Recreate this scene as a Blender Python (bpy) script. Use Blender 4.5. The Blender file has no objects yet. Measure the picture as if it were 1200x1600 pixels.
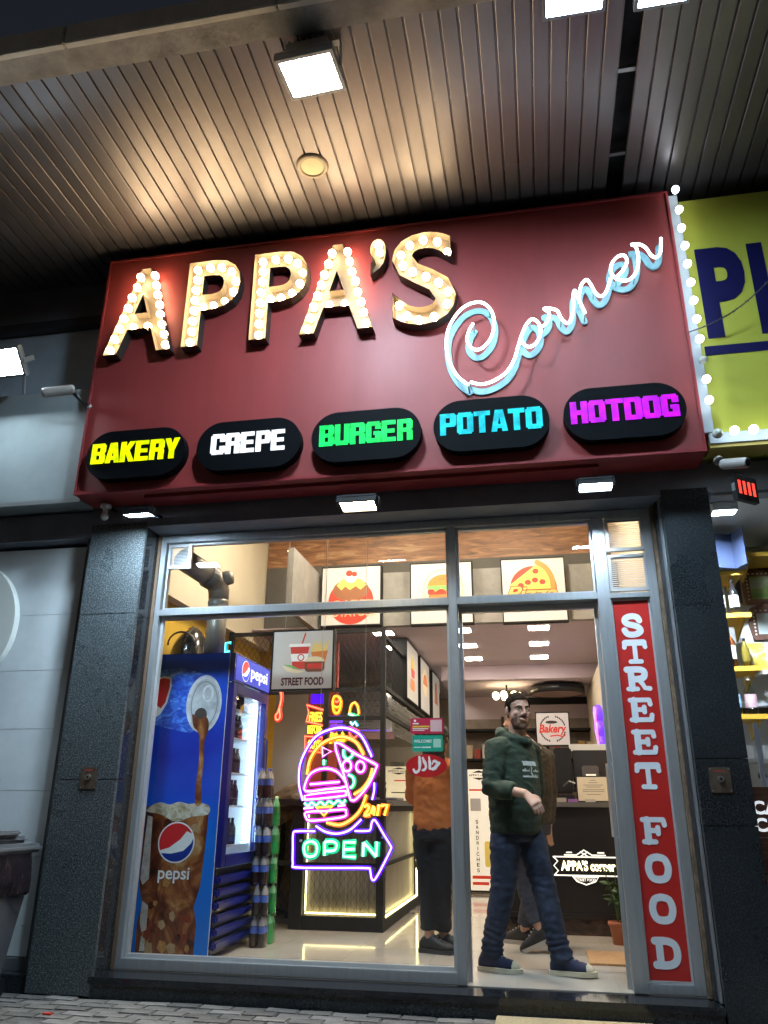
import bpy, bmesh, math, random
from math import sin, cos, pi, radians, sqrt
from mathutils import Vector, Matrix, noise
random.seed(7)
S = bpy.context.scene
C = S.collection

# ------------------------------------------------------------------ camera, sky, exposure
cam = bpy.data.cameras.new('camera'); camo = bpy.data.objects.new('camera', cam); C.objects.link(camo)
cam.sensor_fit = 'VERTICAL'; cam.sensor_height = 24.0; cam.lens = 18.31
cam.clip_start = 0.05; cam.clip_end = 500
YAW, PIT, ROL = 0.1902, 0.3612, 0.0070
_f = Vector((-sin(YAW)*cos(PIT), cos(YAW)*cos(PIT), sin(PIT)))
_r = Vector((cos(YAW), sin(YAW), 0)); _u = _r.cross(_f)
_r2 = _r*cos(ROL)+_u*sin(ROL); _u2 = -_r*sin(ROL)+_u*cos(ROL)
mw = Matrix((_r2, _u2, -_f)).transposed().to_4x4(); mw.translation = (2.8004, -5.337, 0.9882)
camo.matrix_world = mw; S.camera = camo

W = bpy.data.worlds.new('World'); S.world = W; W.use_nodes = True
wn = W.node_tree; bgn = wn.nodes['Background']
sky = wn.nodes.new('ShaderNodeTexSky'); sky.sky_type = 'NISHITA'; sky.sun_disc = False
sky.sun_elevation = radians(-2.0); sky.sun_rotation = radians(200)
wn.links.new(sky.outputs[0], bgn.inputs[0]); bgn.inputs[1].default_value = 0.15

S.view_settings.view_transform = 'Standard'; S.view_settings.look = 'None'
S.view_settings.exposure = 0.2; S.view_settings.gamma = 1.0; S.view_settings.use_curve_mapping = False
cy = S.cycles
cy.use_denoising = True
cy.max_bounces = 8; cy.diffuse_bounces = 4; cy.glossy_bounces = 4; cy.transparent_max_bounces = 16
cy.sample_clamp_indirect = 4.0; cy.caustics_reflective = False; cy.caustics_refractive = False
cy.use_light_tree = True

# ------------------------------------------------------------------ materials
MATS = {}
def srgb(r, g, b):
    f = lambda c: (c/255/12.92) if c/255 <= 0.04045 else ((c/255+0.055)/1.055)**2.4
    return (f(r), f(g), f(b))
def mat(name, base, rough=.5, metal=0., emit=None, es=0., noi=0., ns=6., bump=0., bs=60., coat=0., rnd=0., spec=.5, trans=0., stretch=None):
    if name in MATS: return MATS[name]
    m = bpy.data.materials.new(name); m.use_nodes = True; nt = m.node_tree; p = nt.nodes['Principled BSDF']
    MATS[name] = m
    b4 = (*base, 1)
    p.inputs['Base Color'].default_value = b4; p.inputs['Roughness'].default_value = rough
    p.inputs['Metallic'].default_value = metal; p.inputs['Specular IOR Level'].default_value = spec
    p.inputs['Coat Weight'].default_value = coat; p.inputs['Transmission Weight'].default_value = trans
    if emit:
        p.inputs['Emission Color'].default_value = (*emit, 1); p.inputs['Emission Strength'].default_value = es
    if noi or bump or rnd:
        tc = nt.nodes.new('ShaderNodeTexCoord'); vec = tc.outputs['Object']
        if stretch:
            mp = nt.nodes.new('ShaderNodeMapping'); mp.inputs['Scale'].default_value = stretch
            nt.links.new(vec, mp.inputs[0]); vec = mp.outputs[0]
    if noi or rnd:
        hs = nt.nodes.new('ShaderNodeHueSaturation'); hs.inputs['Color'].default_value = b4
        val = None
        if noi:
            n = nt.nodes.new('ShaderNodeTexNoise'); n.inputs['Scale'].default_value = ns; n.inputs['Detail'].default_value = 6
            n.inputs['Roughness'].default_value = .65
            nt.links.new(vec, n.inputs['Vector'])
            r = nt.nodes.new('ShaderNodeMapRange'); r.inputs[1].default_value = .3; r.inputs[2].default_value = .7
            r.inputs[3].default_value = 1-noi; r.inputs[4].default_value = 1+noi
            nt.links.new(n.outputs[0], r.inputs[0]); val = r.outputs[0]
            rr = nt.nodes.new('ShaderNodeMapRange'); rr.inputs[1].default_value = .3; rr.inputs[2].default_value = .7
            rr.inputs[3].default_value = min(1, rough*(1+.5*noi)); rr.inputs[4].default_value = rough*(1-.5*noi)
            nt.links.new(n.outputs[0], rr.inputs[0]); nt.links.new(rr.outputs[0], p.inputs['Roughness'])
        if rnd:
            oi = nt.nodes.new('ShaderNodeObjectInfo'); q = nt.nodes.new('ShaderNodeMapRange')
            q.inputs[3].default_value = 1-rnd; q.inputs[4].default_value = 1+rnd
            nt.links.new(oi.outputs['Random'], q.inputs[0])
            if val:
                mu = nt.nodes.new('ShaderNodeMath'); mu.operation = 'MULTIPLY'
                nt.links.new(val, mu.inputs[0]); nt.links.new(q.outputs[0], mu.inputs[1]); val = mu.outputs[0]
            else: val = q.outputs[0]
        nt.links.new(val, hs.inputs['Value']); nt.links.new(hs.outputs[0], p.inputs['Base Color'])
    if bump:
        n2 = nt.nodes.new('ShaderNodeTexNoise'); n2.inputs['Scale'].default_value = bs; n2.inputs['Detail'].default_value = 5
        nt.links.new(vec, n2.inputs['Vector'])
        bm_ = nt.nodes.new('ShaderNodeBump'); bm_.inputs['Strength'].default_value = bump; bm_.inputs['Distance'].default_value = .01
        nt.links.new(n2.outputs[0], bm_.inputs['Height']); nt.links.new(bm_.outputs[0], p.inputs['Normal'])
    return m
def emat(name, col, st, base=None): return mat(name, base or tuple(min(.8, c) for c in col), .4, emit=col, es=st)
def ramp_mat(name, cols, scale=(1, 1, 1), detail=6, rough=.5, emit=0., dist=0., lo=.3, hi=.7, wave=False, spec=.5):
    m = bpy.data.materials.new(name); m.use_nodes = True; nt = m.node_tree; p = nt.nodes['Principled BSDF']; MATS[name] = m
    tc = nt.nodes.new('ShaderNodeTexCoord'); mp = nt.nodes.new('ShaderNodeMapping'); mp.inputs['Scale'].default_value = scale
    nt.links.new(tc.outputs['Object'], mp.inputs[0])
    n = nt.nodes.new('ShaderNodeTexNoise'); n.inputs['Scale'].default_value = 1; n.inputs['Detail'].default_value = detail
    n.inputs['Distortion'].default_value = dist; n.inputs['Roughness'].default_value = .62
    nt.links.new(mp.outputs[0], n.inputs['Vector'])
    cr = nt.nodes.new('ShaderNodeValToRGB'); e = cr.color_ramp.elements
    while len(e) < len(cols): e.new(.5)
    for i, c in enumerate(cols):
        e[i].position = lo+(hi-lo)*i/(len(cols)-1); e[i].color = (*c, 1)
    nt.links.new(n.outputs[0], cr.inputs[0]); nt.links.new(cr.outputs[0], p.inputs['Base Color'])
    p.inputs['Roughness'].default_value = rough; p.inputs['Specular IOR Level'].default_value = spec
    if emit:
        nt.links.new(cr.outputs[0], p.inputs['Emission Color']); p.inputs['Emission Strength'].default_value = emit
    return m
def glass_mat(name, tint=(1, 1, 1), ior=1.5, rough=0.0, strength=1.0):
    m = bpy.data.materials.new(name); m.use_nodes = True; nt = m.node_tree; MATS[name] = m
    nt.nodes.remove(nt.nodes['Principled BSDF'])
    out = nt.nodes['Material Output']; t = nt.nodes.new('ShaderNodeBsdfTransparent'); t.inputs[0].default_value = (*tint, 1)
    g = nt.nodes.new('ShaderNodeBsdfGlossy'); g.inputs['Roughness'].default_value = rough
    # Schlick reflectance, the same from both sides of the thin pane
    ge = nt.nodes.new('ShaderNodeNewGeometry'); dt = nt.nodes.new('ShaderNodeVectorMath'); dt.operation = 'DOT_PRODUCT'
    nt.links.new(ge.outputs['Normal'], dt.inputs[0]); nt.links.new(ge.outputs['Incoming'], dt.inputs[1])
    def mth(op, a, b=None):
        q = nt.nodes.new('ShaderNodeMath'); q.operation = op
        for i_, z_ in enumerate((a, b)):
            if z_ is None: continue
            if isinstance(z_, (int, float)): q.inputs[i_].default_value = z_
            else: nt.links.new(z_, q.inputs[i_])
        return q
    f0 = ((ior-1)/(ior+1))**2
    ab = mth('ABSOLUTE', dt.outputs['Value']); om = mth('SUBTRACT', 1.0, ab.outputs[0]); pw = mth('POWER', om.outputs[0], 5.0)
    ml_ = mth('MULTIPLY', pw.outputs[0], 1-f0); fr = mth('ADD', ml_.outputs[0], f0)
    mx = nt.nodes.new('ShaderNodeMixShader')
    mu = nt.nodes.new('ShaderNodeMath'); mu.operation = 'MULTIPLY'; mu.inputs[1].default_value = strength
    nt.links.new(fr.outputs[0], mu.inputs[0]); nt.links.new(mu.outputs[0], mx.inputs[0])
    nt.links.new(t.outputs[0], mx.inputs[1]); nt.links.new(g.outputs[0], mx.inputs[2]); nt.links.new(mx.outputs[0], out.inputs[0])
    return m
def granite_mat(name, dark, light, scale=170, rough=.22, amt=.5):
    m = bpy.data.materials.new(name); m.use_nodes = True; nt = m.node_tree; p = nt.nodes['Principled BSDF']; MATS[name] = m
    tc = nt.nodes.new('ShaderNodeTexCoord')
    v = nt.nodes.new('ShaderNodeTexVoronoi'); v.inputs['Scale'].default_value = scale
    n = nt.nodes.new('ShaderNodeTexNoise'); n.inputs['Scale'].default_value = scale*.45; n.inputs['Detail'].default_value = 4
    b = nt.nodes.new('ShaderNodeTexNoise'); b.inputs['Scale'].default_value = 3; b.inputs['Detail'].default_value = 5
    for x in (v, n, b): nt.links.new(tc.outputs['Object'], x.inputs['Vector'])
    cr = nt.nodes.new('ShaderNodeValToRGB'); cr.color_ramp.elements[0].position = .47; cr.color_ramp.elements[0].color = (*dark, 1)
    cr.color_ramp.elements[1].position = .72; cr.color_ramp.elements[1].color = (*light, 1)
    nt.links.new(n.outputs[0], cr.inputs[0])
    vr = nt.nodes.new('ShaderNodeValToRGB'); vr.color_ramp.elements[0].position = 0; vr.color_ramp.elements[0].color = (*[c*2.2 for c in light], 1)
    vr.color_ramp.elements[1].position = .22; vr.color_ramp.elements[1].color = (0, 0, 0, 1)
    nt.links.new(v.outputs['Distance'], vr.inputs[0])
    mx = nt.nodes.new('ShaderNodeMix'); mx.data_type = 'RGBA'; mx.blend_type = 'ADD'; mx.inputs[0].default_value = amt
    nt.links.new(cr.outputs[0], mx.inputs[6]); nt.links.new(vr.outputs[0], mx.inputs[7])
    mr = nt.nodes.new('ShaderNodeMapRange'); mr.inputs[1].default_value = .35; mr.inputs[2].default_value = .65
    mr.inputs[3].default_value = rough*1.7; mr.inputs[4].default_value = rough*.8
    nt.links.new(b.outputs[0], mr.inputs[0]); nt.links.new(mr.outputs[0], p.inputs['Roughness'])
    nt.links.new(mx.outputs[2], p.inputs['Base Color'])
    return m

granite = granite_mat('speckled_granite', (.028, .034, .039), (.20, .235, .245), 250, .3, .9)
granite_dk = granite_mat('black_granite', (.010, .013, .016), (.05, .06, .068), 250, .26, .5)
granite_pol = granite_mat('polished_reveal_granite', (.016, .018, .022), (.05, .055, .06), 170, .05, .25)
step_mat = mat('polished_black_stone', (.012, .014, .018), .07, noi=.25, ns=9)
alu = mat('anodised_aluminium', (.52, .56, .60), .34, .75, noi=.10, ns=5, stretch=(6, 6, .6))
alu_lt = mat('bright_aluminium_bead', (.70, .73, .76), .3, .6, noi=.06)
brass_dull = mat('tarnished_brass_plate', (.16, .12, .09), .45, .7, noi=.4, ns=20)
redp = mat('red_sign_panel', (.285, .036, .034), .52, noi=.13, ns=1.6, bump=.05, bs=3, stretch=(2.2, 2.2, .5))
red_edge = mat('red_sign_edge', (.26, .03, .034), .35)
blackpl = mat('black_plastic', (.012, .013, .016), .35, noi=.15)
blackmt = mat('black_painted_steel', (.012, .012, .014), .6, noi=.2, ns=12, spec=.25)
dkgrey = mat('dark_grey_cladding', (.035, .038, .045), .4, noi=.15, ns=4)
lintelm = mat('dark_lintel_cladding', (.16, .18, .22), .5, noi=.2, ns=3)
greyhs = mat('grey_lamp_housing', (.34, .37, .40), .4, .4, noi=.1)
whitepl = mat('white_plastic', (.70, .70, .68), .4, noi=.06)
lampglass = emat('cold_white_lamp_glass', (.64, .84, 1.0), 470)
lampglass_w = emat('weaker_canopy_lamp_glass', (.58, .80, 1.0), 170)
lampglass2 = emat('cold_white_lintel_lamp_glass', (.68, .86, 1.0), 260)
lampglass3 = emat('strong_cold_lintel_lamp_glass', (.66, .85, 1.0), 520)
lampwarm = emat('warm_white_lamp_glass', (1.0, .80, .50), 150)
bulb_on = emat('warm_bulb_glow', (1.0, .75, .42), 32)
bulb_dim = emat('weak_bulb_glow', (1.0, .72, .36), 6)
bulb_cold = emat('cold_bulb_glow', (.88, .96, 1.0), 9)
bulb_off = mat('unlit_bulb_glass', (.55, .58, .50), .15)
socket = mat('bulb_socket', (.55, .42, .26), .4, .3)
tray_in = mat('cream_letter_tray', (.135, .105, .075), .45, noi=.12, ns=15)
tray_out = mat('dark_letter_return', (.04, .034, .03), .5)
neon_w = emat('white_neon_tube', (.80, 1.0, 1.0), 4.2)
neon_end = mat('neon_tube_end', (.45, .7, .68), .2)
blue_ac = mat('pale_blue_acrylic', (.22, .42, .52), .4, noi=.16, ns=25)
yel_sign = mat('lime_yellow_sign_face', (.42, .43, .05), .45, noi=.08, ns=2)
navy = mat('navy_vinyl', (.005, .005, .06), .5, spec=.2)
soff = mat('brown_grey_soffit_metal', (.205, .185, .195), .36, .62, noi=.10, ns=3, rnd=.10, bump=.02, bs=8, stretch=(1, .4, 1))
void = mat('dark_ceiling_void', (.03, .03, .033), .8, noi=.3)
conc = mat('weathered_concrete', (.32, .30, .28), .85, noi=.35, ns=5, bump=.5, bs=25)
fasc = mat('stained_fascia_panel', (.64, .59, .51), .55, noi=.16, ns=3, bump=.05)
wallg = mat('pale_metal_cladding', (.34, .385, .40), .45, noi=.14, ns=2.4)
wallb = mat('blue_grey_wall', (.42, .50, .58), .6, noi=.2, ns=2)
shut = mat('blue_grey_shutter_sheet', (.66, .70, .72), .42, noi=.13, ns=1.8)
whitelet = mat('white_enamel_letter', (.74, .76, .72), .3)
cream = mat('cream_wall_paint', (.70, .62, .47), .7, noi=.04, ns=3)
yellow = mat('mustard_wall_paint', (.56, .36, .035), .65, noi=.05, ns=3)
greyw = mat('grey_wall_paint', (.34, .34, .36), .65, noi=.05, ns=3)
redw = mat('brick_red_wall_paint', (.40, .055, .035), .6, noi=.06)
ceilw = mat('neon_tinted_ceiling_paint', (.62, .53, .59), .75, noi=.03)  # mauve cast of the neon light put into the ceiling colour
cemb = mat('grey_cement_board', (.25, .24, .225), .75, noi=.22, ns=4, bump=.1)
tile = mat('glossy_beige_floor_tile', (.50, .46, .41), .10, noi=.07, ns=4, rnd=.04, coat=.2)
grout = mat('floor_grout', (.20, .18, .16), .7)
mural = ramp_mat('orange_timber_mural', [(.05, .028, .018), (.18, .08, .036), (.30, .14, .065), (.46, .30, .16)], (2.2, 2.2, 16), 9, .5, 0., 1.6)
glass = glass_mat('window_glass', (.97, .985, .98), 1.5, 0.0, 1.0)
acry = glass_mat('clear_acrylic', (.95, .95, .97), 1.45, .02, .9)
glass_bot = glass_mat('clear_bottle_plastic', (.80, .86, .86), 1.5, .03, 1.4)
bluefr = mat('cobalt_blue_enamel', (.008, .018, .26), .22, coat=.4)
bluedk = mat('dark_blue_plastic', (.008, .012, .16), .3, coat=.2)
white_lin = emat('self_lit_fridge_lining', (.60, .74, .90), .35, (.7, .75, .8))  # lining glows by itself, cabinet light put into the material
led_cool = emat('cool_led_strip', (.62, .88, 1.0), 14)
led_warm = emat('warm_led_strip', (1.0, .80, .34), 9)
led_cove = emat('yellow_cove_led', (1.0, .86, .40), 5)
panel_l = emat('ceiling_panel_glow', (1.0, .86, .70), 48)
box_face = emat('lightbox_face', (1.0, .87, .74), .22, (.50, .48, .45))
skin = mat('skin', (.44, .255, .185), .5, noi=.06, ns=30)
wood = ramp_mat('dark_walnut_boards', [(.045, .018, .012), (.12, .05, .03), (.19, .085, .05)], (3, 3, 40), 6, .4, 0, .6)
terra = mat('terracotta', (.30, .10, .05), .7, noi=.12)
leaf = mat('leaf_green', (.035, .10, .02), .5, noi=.2, rnd=.2)
cork = mat('cork_mat', (.36, .21, .10), .9, noi=.2, ns=40, bump=.4, bs=150)
stoneb = mat('paving_brick_stone', (.135, .128, .12), .75, noi=.38, ns=7, bump=.6, bs=50, rnd=.38)
grndm = mat('pavement_bed', (.075, .072, .068), .9, noi=.3, ns=8, bump=.5, bs=40)

# ------------------------------------------------------------------ mesh helpers
class MB:
    def __init__(s): s.v = []; s.f = []; s.sm = False
    def add(s, v, f):
        o = len(s.v); s.v += [tuple(p) for p in v]; s.f += [tuple(i+o for i in q) for q in f]; return s
    def box(s, x0, x1, y0, y1, z0, z1, bev=0.):
        if bev:
            b = bmesh.new(); bmesh.ops.create_cube(b, size=1)
            for q in b.verts: q.co = Vector(((x0+x1)/2+q.co.x*(x1-x0), (y0+y1)/2+q.co.y*(y1-y0), (z0+z1)/2+q.co.z*(z1-z0)))
            bmesh.ops.bevel(b, geom=b.edges[:], offset=bev, segments=2, affect='EDGES')
            s.bm(b); return s
        return s.add([(x0, y0, z0), (x1, y0, z0), (x1, y1, z0), (x0, y1, z0), (x0, y0, z1), (x1, y0, z1), (x1, y1, z1), (x0, y1, z1)],
                     [(0, 3, 2, 1), (4, 5, 6, 7), (0, 1, 5, 4), (1, 2, 6, 5), (2, 3, 7, 6), (3, 0, 4, 7)])
    def bm(s, b, mtx=None):
        b.verts.index_update()
        s.add([(mtx @ q.co if mtx else q.co) for q in b.verts], [[w.index for w in f.verts] for f in b.faces]); b.free(); return s
    def tube(s, pts, r, n=8, closed=False, caps=True):
        pts = [Vector(p) for p in pts]; N = len(pts); R = r if isinstance(r, (list, tuple)) else [r]*N
        rings = []; up = None
        for i, p in enumerate(pts):
            a = pts[(i-1) % N] if (closed or i > 0) else p; b = pts[(i+1) % N] if (closed or i < N-1) else p
            t = (b-a)
            if t.length < 1e-9: t = Vector((0, 0, 1))
            t.normalize()
            if up is None: up = Vector((0, 0, 1)) if abs(t.z) < .9 else Vector((0, 1, 0))
            sd = t.cross(up)
            if sd.length < 1e-6: sd = t.orthogonal()
            sd.normalize(); up = sd.cross(t).normalized()
            rings.append([p+(sd*cos(2*pi*k/n)+up*sin(2*pi*k/n))*R[i] for k in range(n)])
        v = [q for g in rings for q in g]; f = []
        for i in range(N if closed else N-1):
            for k in range(n):
                a, b = i*n, ((i+1) % N)*n; f.append((a+k, a+(k+1) % n, b+(k+1) % n, b+k))
        if caps and not closed: f += [tuple(range(n))[::-1], tuple((N-1)*n+k for k in range(n))]
        return s.add(v, f)
    def lathe(s, prof, cx, cy, z0=0, n=16, cap=True):
        v = [(cx+r*cos(2*pi*k/n), cy+r*sin(2*pi*k/n), z0+z) for r, z in prof for k in range(n)]; f = []
        for i in range(len(prof)-1):
            for k in range(n): f.append((i*n+k, i*n+(k+1) % n, (i+1)*n+(k+1) % n, (i+1)*n+k))
        if cap: f += [tuple(range(n))[::-1], tuple((len(prof)-1)*n+k for k in range(n))]
        return s.add(v, f)
    def plate(s, P, poly, d0, d1):
        """polygon (a,b) in plane P extruded between depths d0 and d1"""
        n = len(poly); v = [P(a, b, d0) for a, b in poly]+[P(a, b, d1) for a, b in poly]
        return s.add(v, [tuple(range(n)), tuple(range(2*n-1, n-1, -1))]+[(i, n+i, n+(i+1) % n, (i+1) % n)[::-1] for i in range(n)])
    def rect(s, P, a0, a1, b0, b1, d0, d1): return s.plate(P, [(a0, b0), (a1, b0), (a1, b1), (a0, b1)], d0, d1)
    def ell(s, P, a, b, ra, rb, d0, d1, n=28, t0=0): return s.plate(P, [(a+ra*cos(t0+2*pi*k/n), b+rb*sin(t0+2*pi*k/n)) for k in range(n)], d0, d1)
    def ribbon(s, P, pts, w, d0, d1, closed=False, cap=True):
        pts = [Vector(p) for p in pts]
        N = len(pts); L = []; Rr = []
        for i in range(N):
            a = pts[(i-1) % N] if (closed or i) else pts[i]; b = pts[(i+1) % N] if (closed or i < N-1) else pts[i]
            t = (b-a).normalized() if (b-a).length > 1e-9 else Vector((1, 0)); nn = Vector((-t.y, t.x))
            ww = w[i] if isinstance(w, (list, tuple)) else w
            L.append(pts[i]+nn*ww/2); Rr.append(pts[i]-nn*ww/2)
        dd = [d1+(0.0004*i/N) for i in range(N)]
        v = [P(l.x, l.y, d0) for l in L]+[P(q.x, q.y, d0) for q in Rr]+[P(l.x, l.y, dd[i]) for i, l in enumerate(L)]+[P(q.x, q.y, dd[i]) for i, q in enumerate(Rr)]
        f = []
        for i in range(N if closed else N-1):
            j = (i+1) % N
            f += [(2*N+i, 3*N+i, 3*N+j, 2*N+j), (i, 2*N+i, 2*N+j, j), (N+i, N+j, 3*N+j, 3*N+i)]
        s.add(v, f)
        if cap and not closed:
            for e in (0, -1):
                ww = w[e] if isinstance(w, (list, tuple)) else w
                s.ell(P, pts[e].x, pts[e].y, ww/2, ww/2, d0, d1+.0002*(1 if e else -1), 12)
        return s
    def build(s, name, m, parent=None, smooth=False):
        me = bpy.data.meshes.new(name); me.from_pydata(s.v, [], s.f); me.update()
        b = bmesh.new(); b.from_mesh(me); bmesh.ops.recalc_face_normals(b, faces=b.faces[:]); b.to_mesh(me); b.free()
        if m: me.materials.append(m)
        if smooth or s.sm: me.shade_smooth()
        return link(name, me, parent)
ROOT = {}
def link(name, me, parent=None):
    o = bpy.data.objects.new(name, me); C.objects.link(o)
    if parent is not None:
        o.parent = parent; o.matrix_parent_inverse = ROOT.get(parent.name, Matrix()).inverted()
    return o
def tag(o, label, cat=None, group=None, kind=None):
    if label: o['label'] = label
    if cat: o['category'] = cat
    if group: o['group'] = group
    if kind: o['kind'] = kind
    return o
def thing(name, label, cat, loc=(0, 0, 0), group=None):
    o = bpy.data.objects.new(name, None); C.objects.link(o); o.location = loc; o.empty_display_size = .1
    ROOT[o.name] = Matrix.Translation(loc)
    return tag(o, label, cat, group)
def struct(name, mb, m, label=None):
    return tag(mb.build(name, m), label, kind='structure')
def copy_tree(o, loc, label=None):
    c = o.copy(); C.objects.link(c); c.location = loc
    if label: c['label'] = label
    for ch in o.children:
        d = ch.copy(); C.objects.link(d); d.parent = c
        for g in ch.children:
            e = g.copy(); C.objects.link(e); e.parent = d
    return c
def bx(name, x0, x1, y0, y1, z0, z1, m, parent=None, bev=0.): return MB().box(x0, x1, y0, y1, z0, z1, bev).build(name, m, parent)
def PY(y):  # facade-parallel plane facing the street: a = x, b = z, depth grows to the street
    return lambda a, b, d: (a, y-d, b)
def PX(x, sgn=1):  # plane facing +X (sgn 1): a = y, b = z
    return lambda a, b, d: (x+sgn*d, a, b)
def PZd(z): return lambda a, b, d: (a, b, z-d)
def catmull(p, k=6, closed=False):
    p = [Vector(q) for q in p]; N = len(p); o = []
    for i in range(N if closed else N-1):
        a, b, c, d = (p[(i-1) % N] if closed or i else p[0]), p[i], p[(i+1) % N], (p[(i+2) % N] if closed or i < N-2 else p[-1])
        for j in range(k):
            t = j/k; o.append(.5*((2*b)+(c-a)*t+(2*a-5*b+4*c-d)*t*t+(3*b-a-3*c+d)*t**3))
    if not closed: o.append(p[-1])
    return o
def bez_round(x0, x1, z0, z1, r, n=6):
    o = []
    for cx, cz, t in ((x1-r, z1-r, 0), (x0+r, z1-r, pi/2), (x0+r, z0+r, pi), (x1-r, z0+r, 1.5*pi)):
        for k in range(n+1): o.append((cx+r*cos(t+pi/2*k/n), cz+r*sin(t+pi/2*k/n)))
    return o
_tcache = {}
def glyph_mesh(txt, bold=0., shear=0., fill='BOTH', ext=.05, space=1.):
    key = (txt, bold, shear, fill, ext, space)
    if key in _tcache: return _tcache[key]
    cu = bpy.data.curves.new('lettering', 'FONT'); cu.body = txt; cu.offset = bold; cu.shear = shear; cu.fill_mode = fill
    cu.extrude = ext; cu.resolution_u = 4; cu.space_character = space
    o = bpy.data.objects.new('lettering', cu); C.objects.link(o)
    dg = bpy.context.evaluated_depsgraph_get(); dg.update()
    me = bpy.data.meshes.new_from_object(o.evaluated_get(dg))
    v = [tuple(q.co) for q in me.vertices]; f = [tuple(p.vertices) for p in me.polygons]
    bpy.data.objects.remove(o); bpy.data.curves.remove(cu); bpy.data.meshes.remove(me)
    xs = [q[0] for q in v]; ys = [q[1] for q in v]
    r = (v, f, min(xs), max(xs), min(ys), max(ys)); _tcache[key] = r
    return r
def text(mb, P, txt, a0, a1, b0, b1, d0, d1, bold=.02, shear=0., fill='BOTH', space=1.):
    ext = .05
    v, f, x0, x1, y0, y1 = glyph_mesh(txt, bold, shear, fill, ext, space)
    mb.add([P(a0+(x-x0)/(x1-x0)*(a1-a0), b0+(y-y0)/(y1-y0)*(b1-b0), d0+(z+ext)/(2*ext)*(d1-d0)) for x, y, z in v], f)
    return mb
def fuse(mb, voxel, smooth=4, fold=0., fs=9., seed=0., fac=.5, crease=None):
    """one continuous smooth surface out of overlapping lofts"""
    me = bpy.data.meshes.new('tmp'); me.from_pydata(mb.v, [], mb.f); me.update()
    b = bmesh.new(); b.from_mesh(me); bmesh.ops.recalc_face_normals(b, faces=b.faces[:]); b.to_mesh(me); b.free()
    o = bpy.data.objects.new('tmp', me); C.objects.link(o)
    r = o.modifiers.new('r', 'REMESH'); r.mode = 'VOXEL'; r.voxel_size = voxel
    if smooth:
        sm = o.modifiers.new('s', 'SMOOTH'); sm.iterations = smooth; sm.factor = fac
    dg = bpy.context.evaluated_depsgraph_get(); dg.update()
    m2 = bpy.data.meshes.new_from_object(o.evaluated_get(dg))
    if fold:
        m2.update(); co = [q.co.copy() for q in m2.vertices]; no = [q.normal.copy() for q in m2.vertices]
        for i, q in enumerate(m2.vertices):
            p = co[i]; w1 = Vector((p.x*fs*.9+seed, p.y*fs*.9, p.z*fs*1.9+1.2*noise.noise(p*5)))
            h = .55*(1-3.2*abs(noise.noise(w1)))+.35*(1-3.2*abs(noise.noise(w1*2.1+Vector((7, 1, 3)))))+.5*noise.noise(p*fs*.6)
            if crease: h += crease(p)
            q.co = p+no[i]*fold*h
    out = MB(); out.v = [tuple(q.co) for q in m2.vertices]; out.f = [tuple(p.vertices) for p in m2.polygons]; out.sm = True
    bpy.data.objects.remove(o); bpy.data.meshes.remove(me); bpy.data.meshes.remove(m2)
    return out

# ------------------------------------------------------------------ the ground and the paving
GZ = -0.115
struct('ground', MB().add([(-60, -60, GZ-.012), (60, -60, GZ-.012), (60, 60, GZ-.012), (-60, 60, GZ-.012)], [(0, 1, 2, 3)]), grndm)
pav = thing('pavement', None, None, (2, -.5, GZ)); pav['kind'] = 'structure'; pav['label'] = 'worn grey paving bricks in front of the shop step'
br = MB().box(-.098, .098, -.0475, .0475, -.03, 0, .006)
bme = None; nb = 0
for j in range(9):
    y = -.30-.1*j; x = -1.15+(.1 if j % 2 else 0)
    while x < 4.5 and nb < 300:
        if bme is None:
            o = br.build('paving_brick', stoneb, pav); bme = o.data
        else: o = link('paving_brick', bme, pav)
        o.location = (x, y, GZ+random.uniform(-.005, .005)); o.rotation_euler = (random.uniform(-.025, .025), random.uniform(-.02, .02), random.uniform(-.03, .03))
        x += .2; nb += 1
dm = bx('doormat', 2.48, 3.32, -.86, -.25, GZ+.008, GZ+.024, mat('beige_doormat', (.42, .34, .20), .95, noi=.2, ns=60, bump=.6, bs=200), bev=.004)
tag(dm, 'beige doormat lying on the paving before the doorway', 'doormat')

# ------------------------------------------------------------------ the granite surround
st = thing('granite_step', 'polished black stone step under the shopfront', None, (1.8, -.1, GZ)); st['kind'] = 'structure'
MB().box(-.03, 3.70, -.236, .0, -.045, -.006, .004).build('tread', step_mat, st)
MB().box(-.02, 3.69, -.226, .0, GZ-.01, -.046).build('riser', granite_dk, st)
def pillar(label, x0, x1, joints, gm, rx0, rx1):
    t = thing('granite_pillar', label, 'pillar', ((x0+x1)/2, -.1, GZ), 'granite pillars flanking the shopfront')
    z = [GZ]+joints+[2.99]
    for a, b in zip(z[:-1], z[1:]): MB().box(x0, x1, -.232, -.20, a+.0015, b-.0015, .002).build('granite_slab', gm, t)
    bx('core', x0+.02, x1-.02, -.19, .12, GZ, 2.98, dkgrey, t)
    for a, b in zip(z[:-1], z[1:]): MB().box(rx0, rx1, -.199, -.004, a+.0015, b-.0015, .002).build('reveal_slab', granite_pol, t)
    return t
pillar('speckled grey granite pillar left of the window', -.45, -.002, [1.15, 2.29], granite, -.022, -.004)
pillar('dark granite pillar right of the lettered red panel', 3.702, 4.0, [.9, 1.27, 2.2], granite_dk, 3.704, 3.722)
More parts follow.
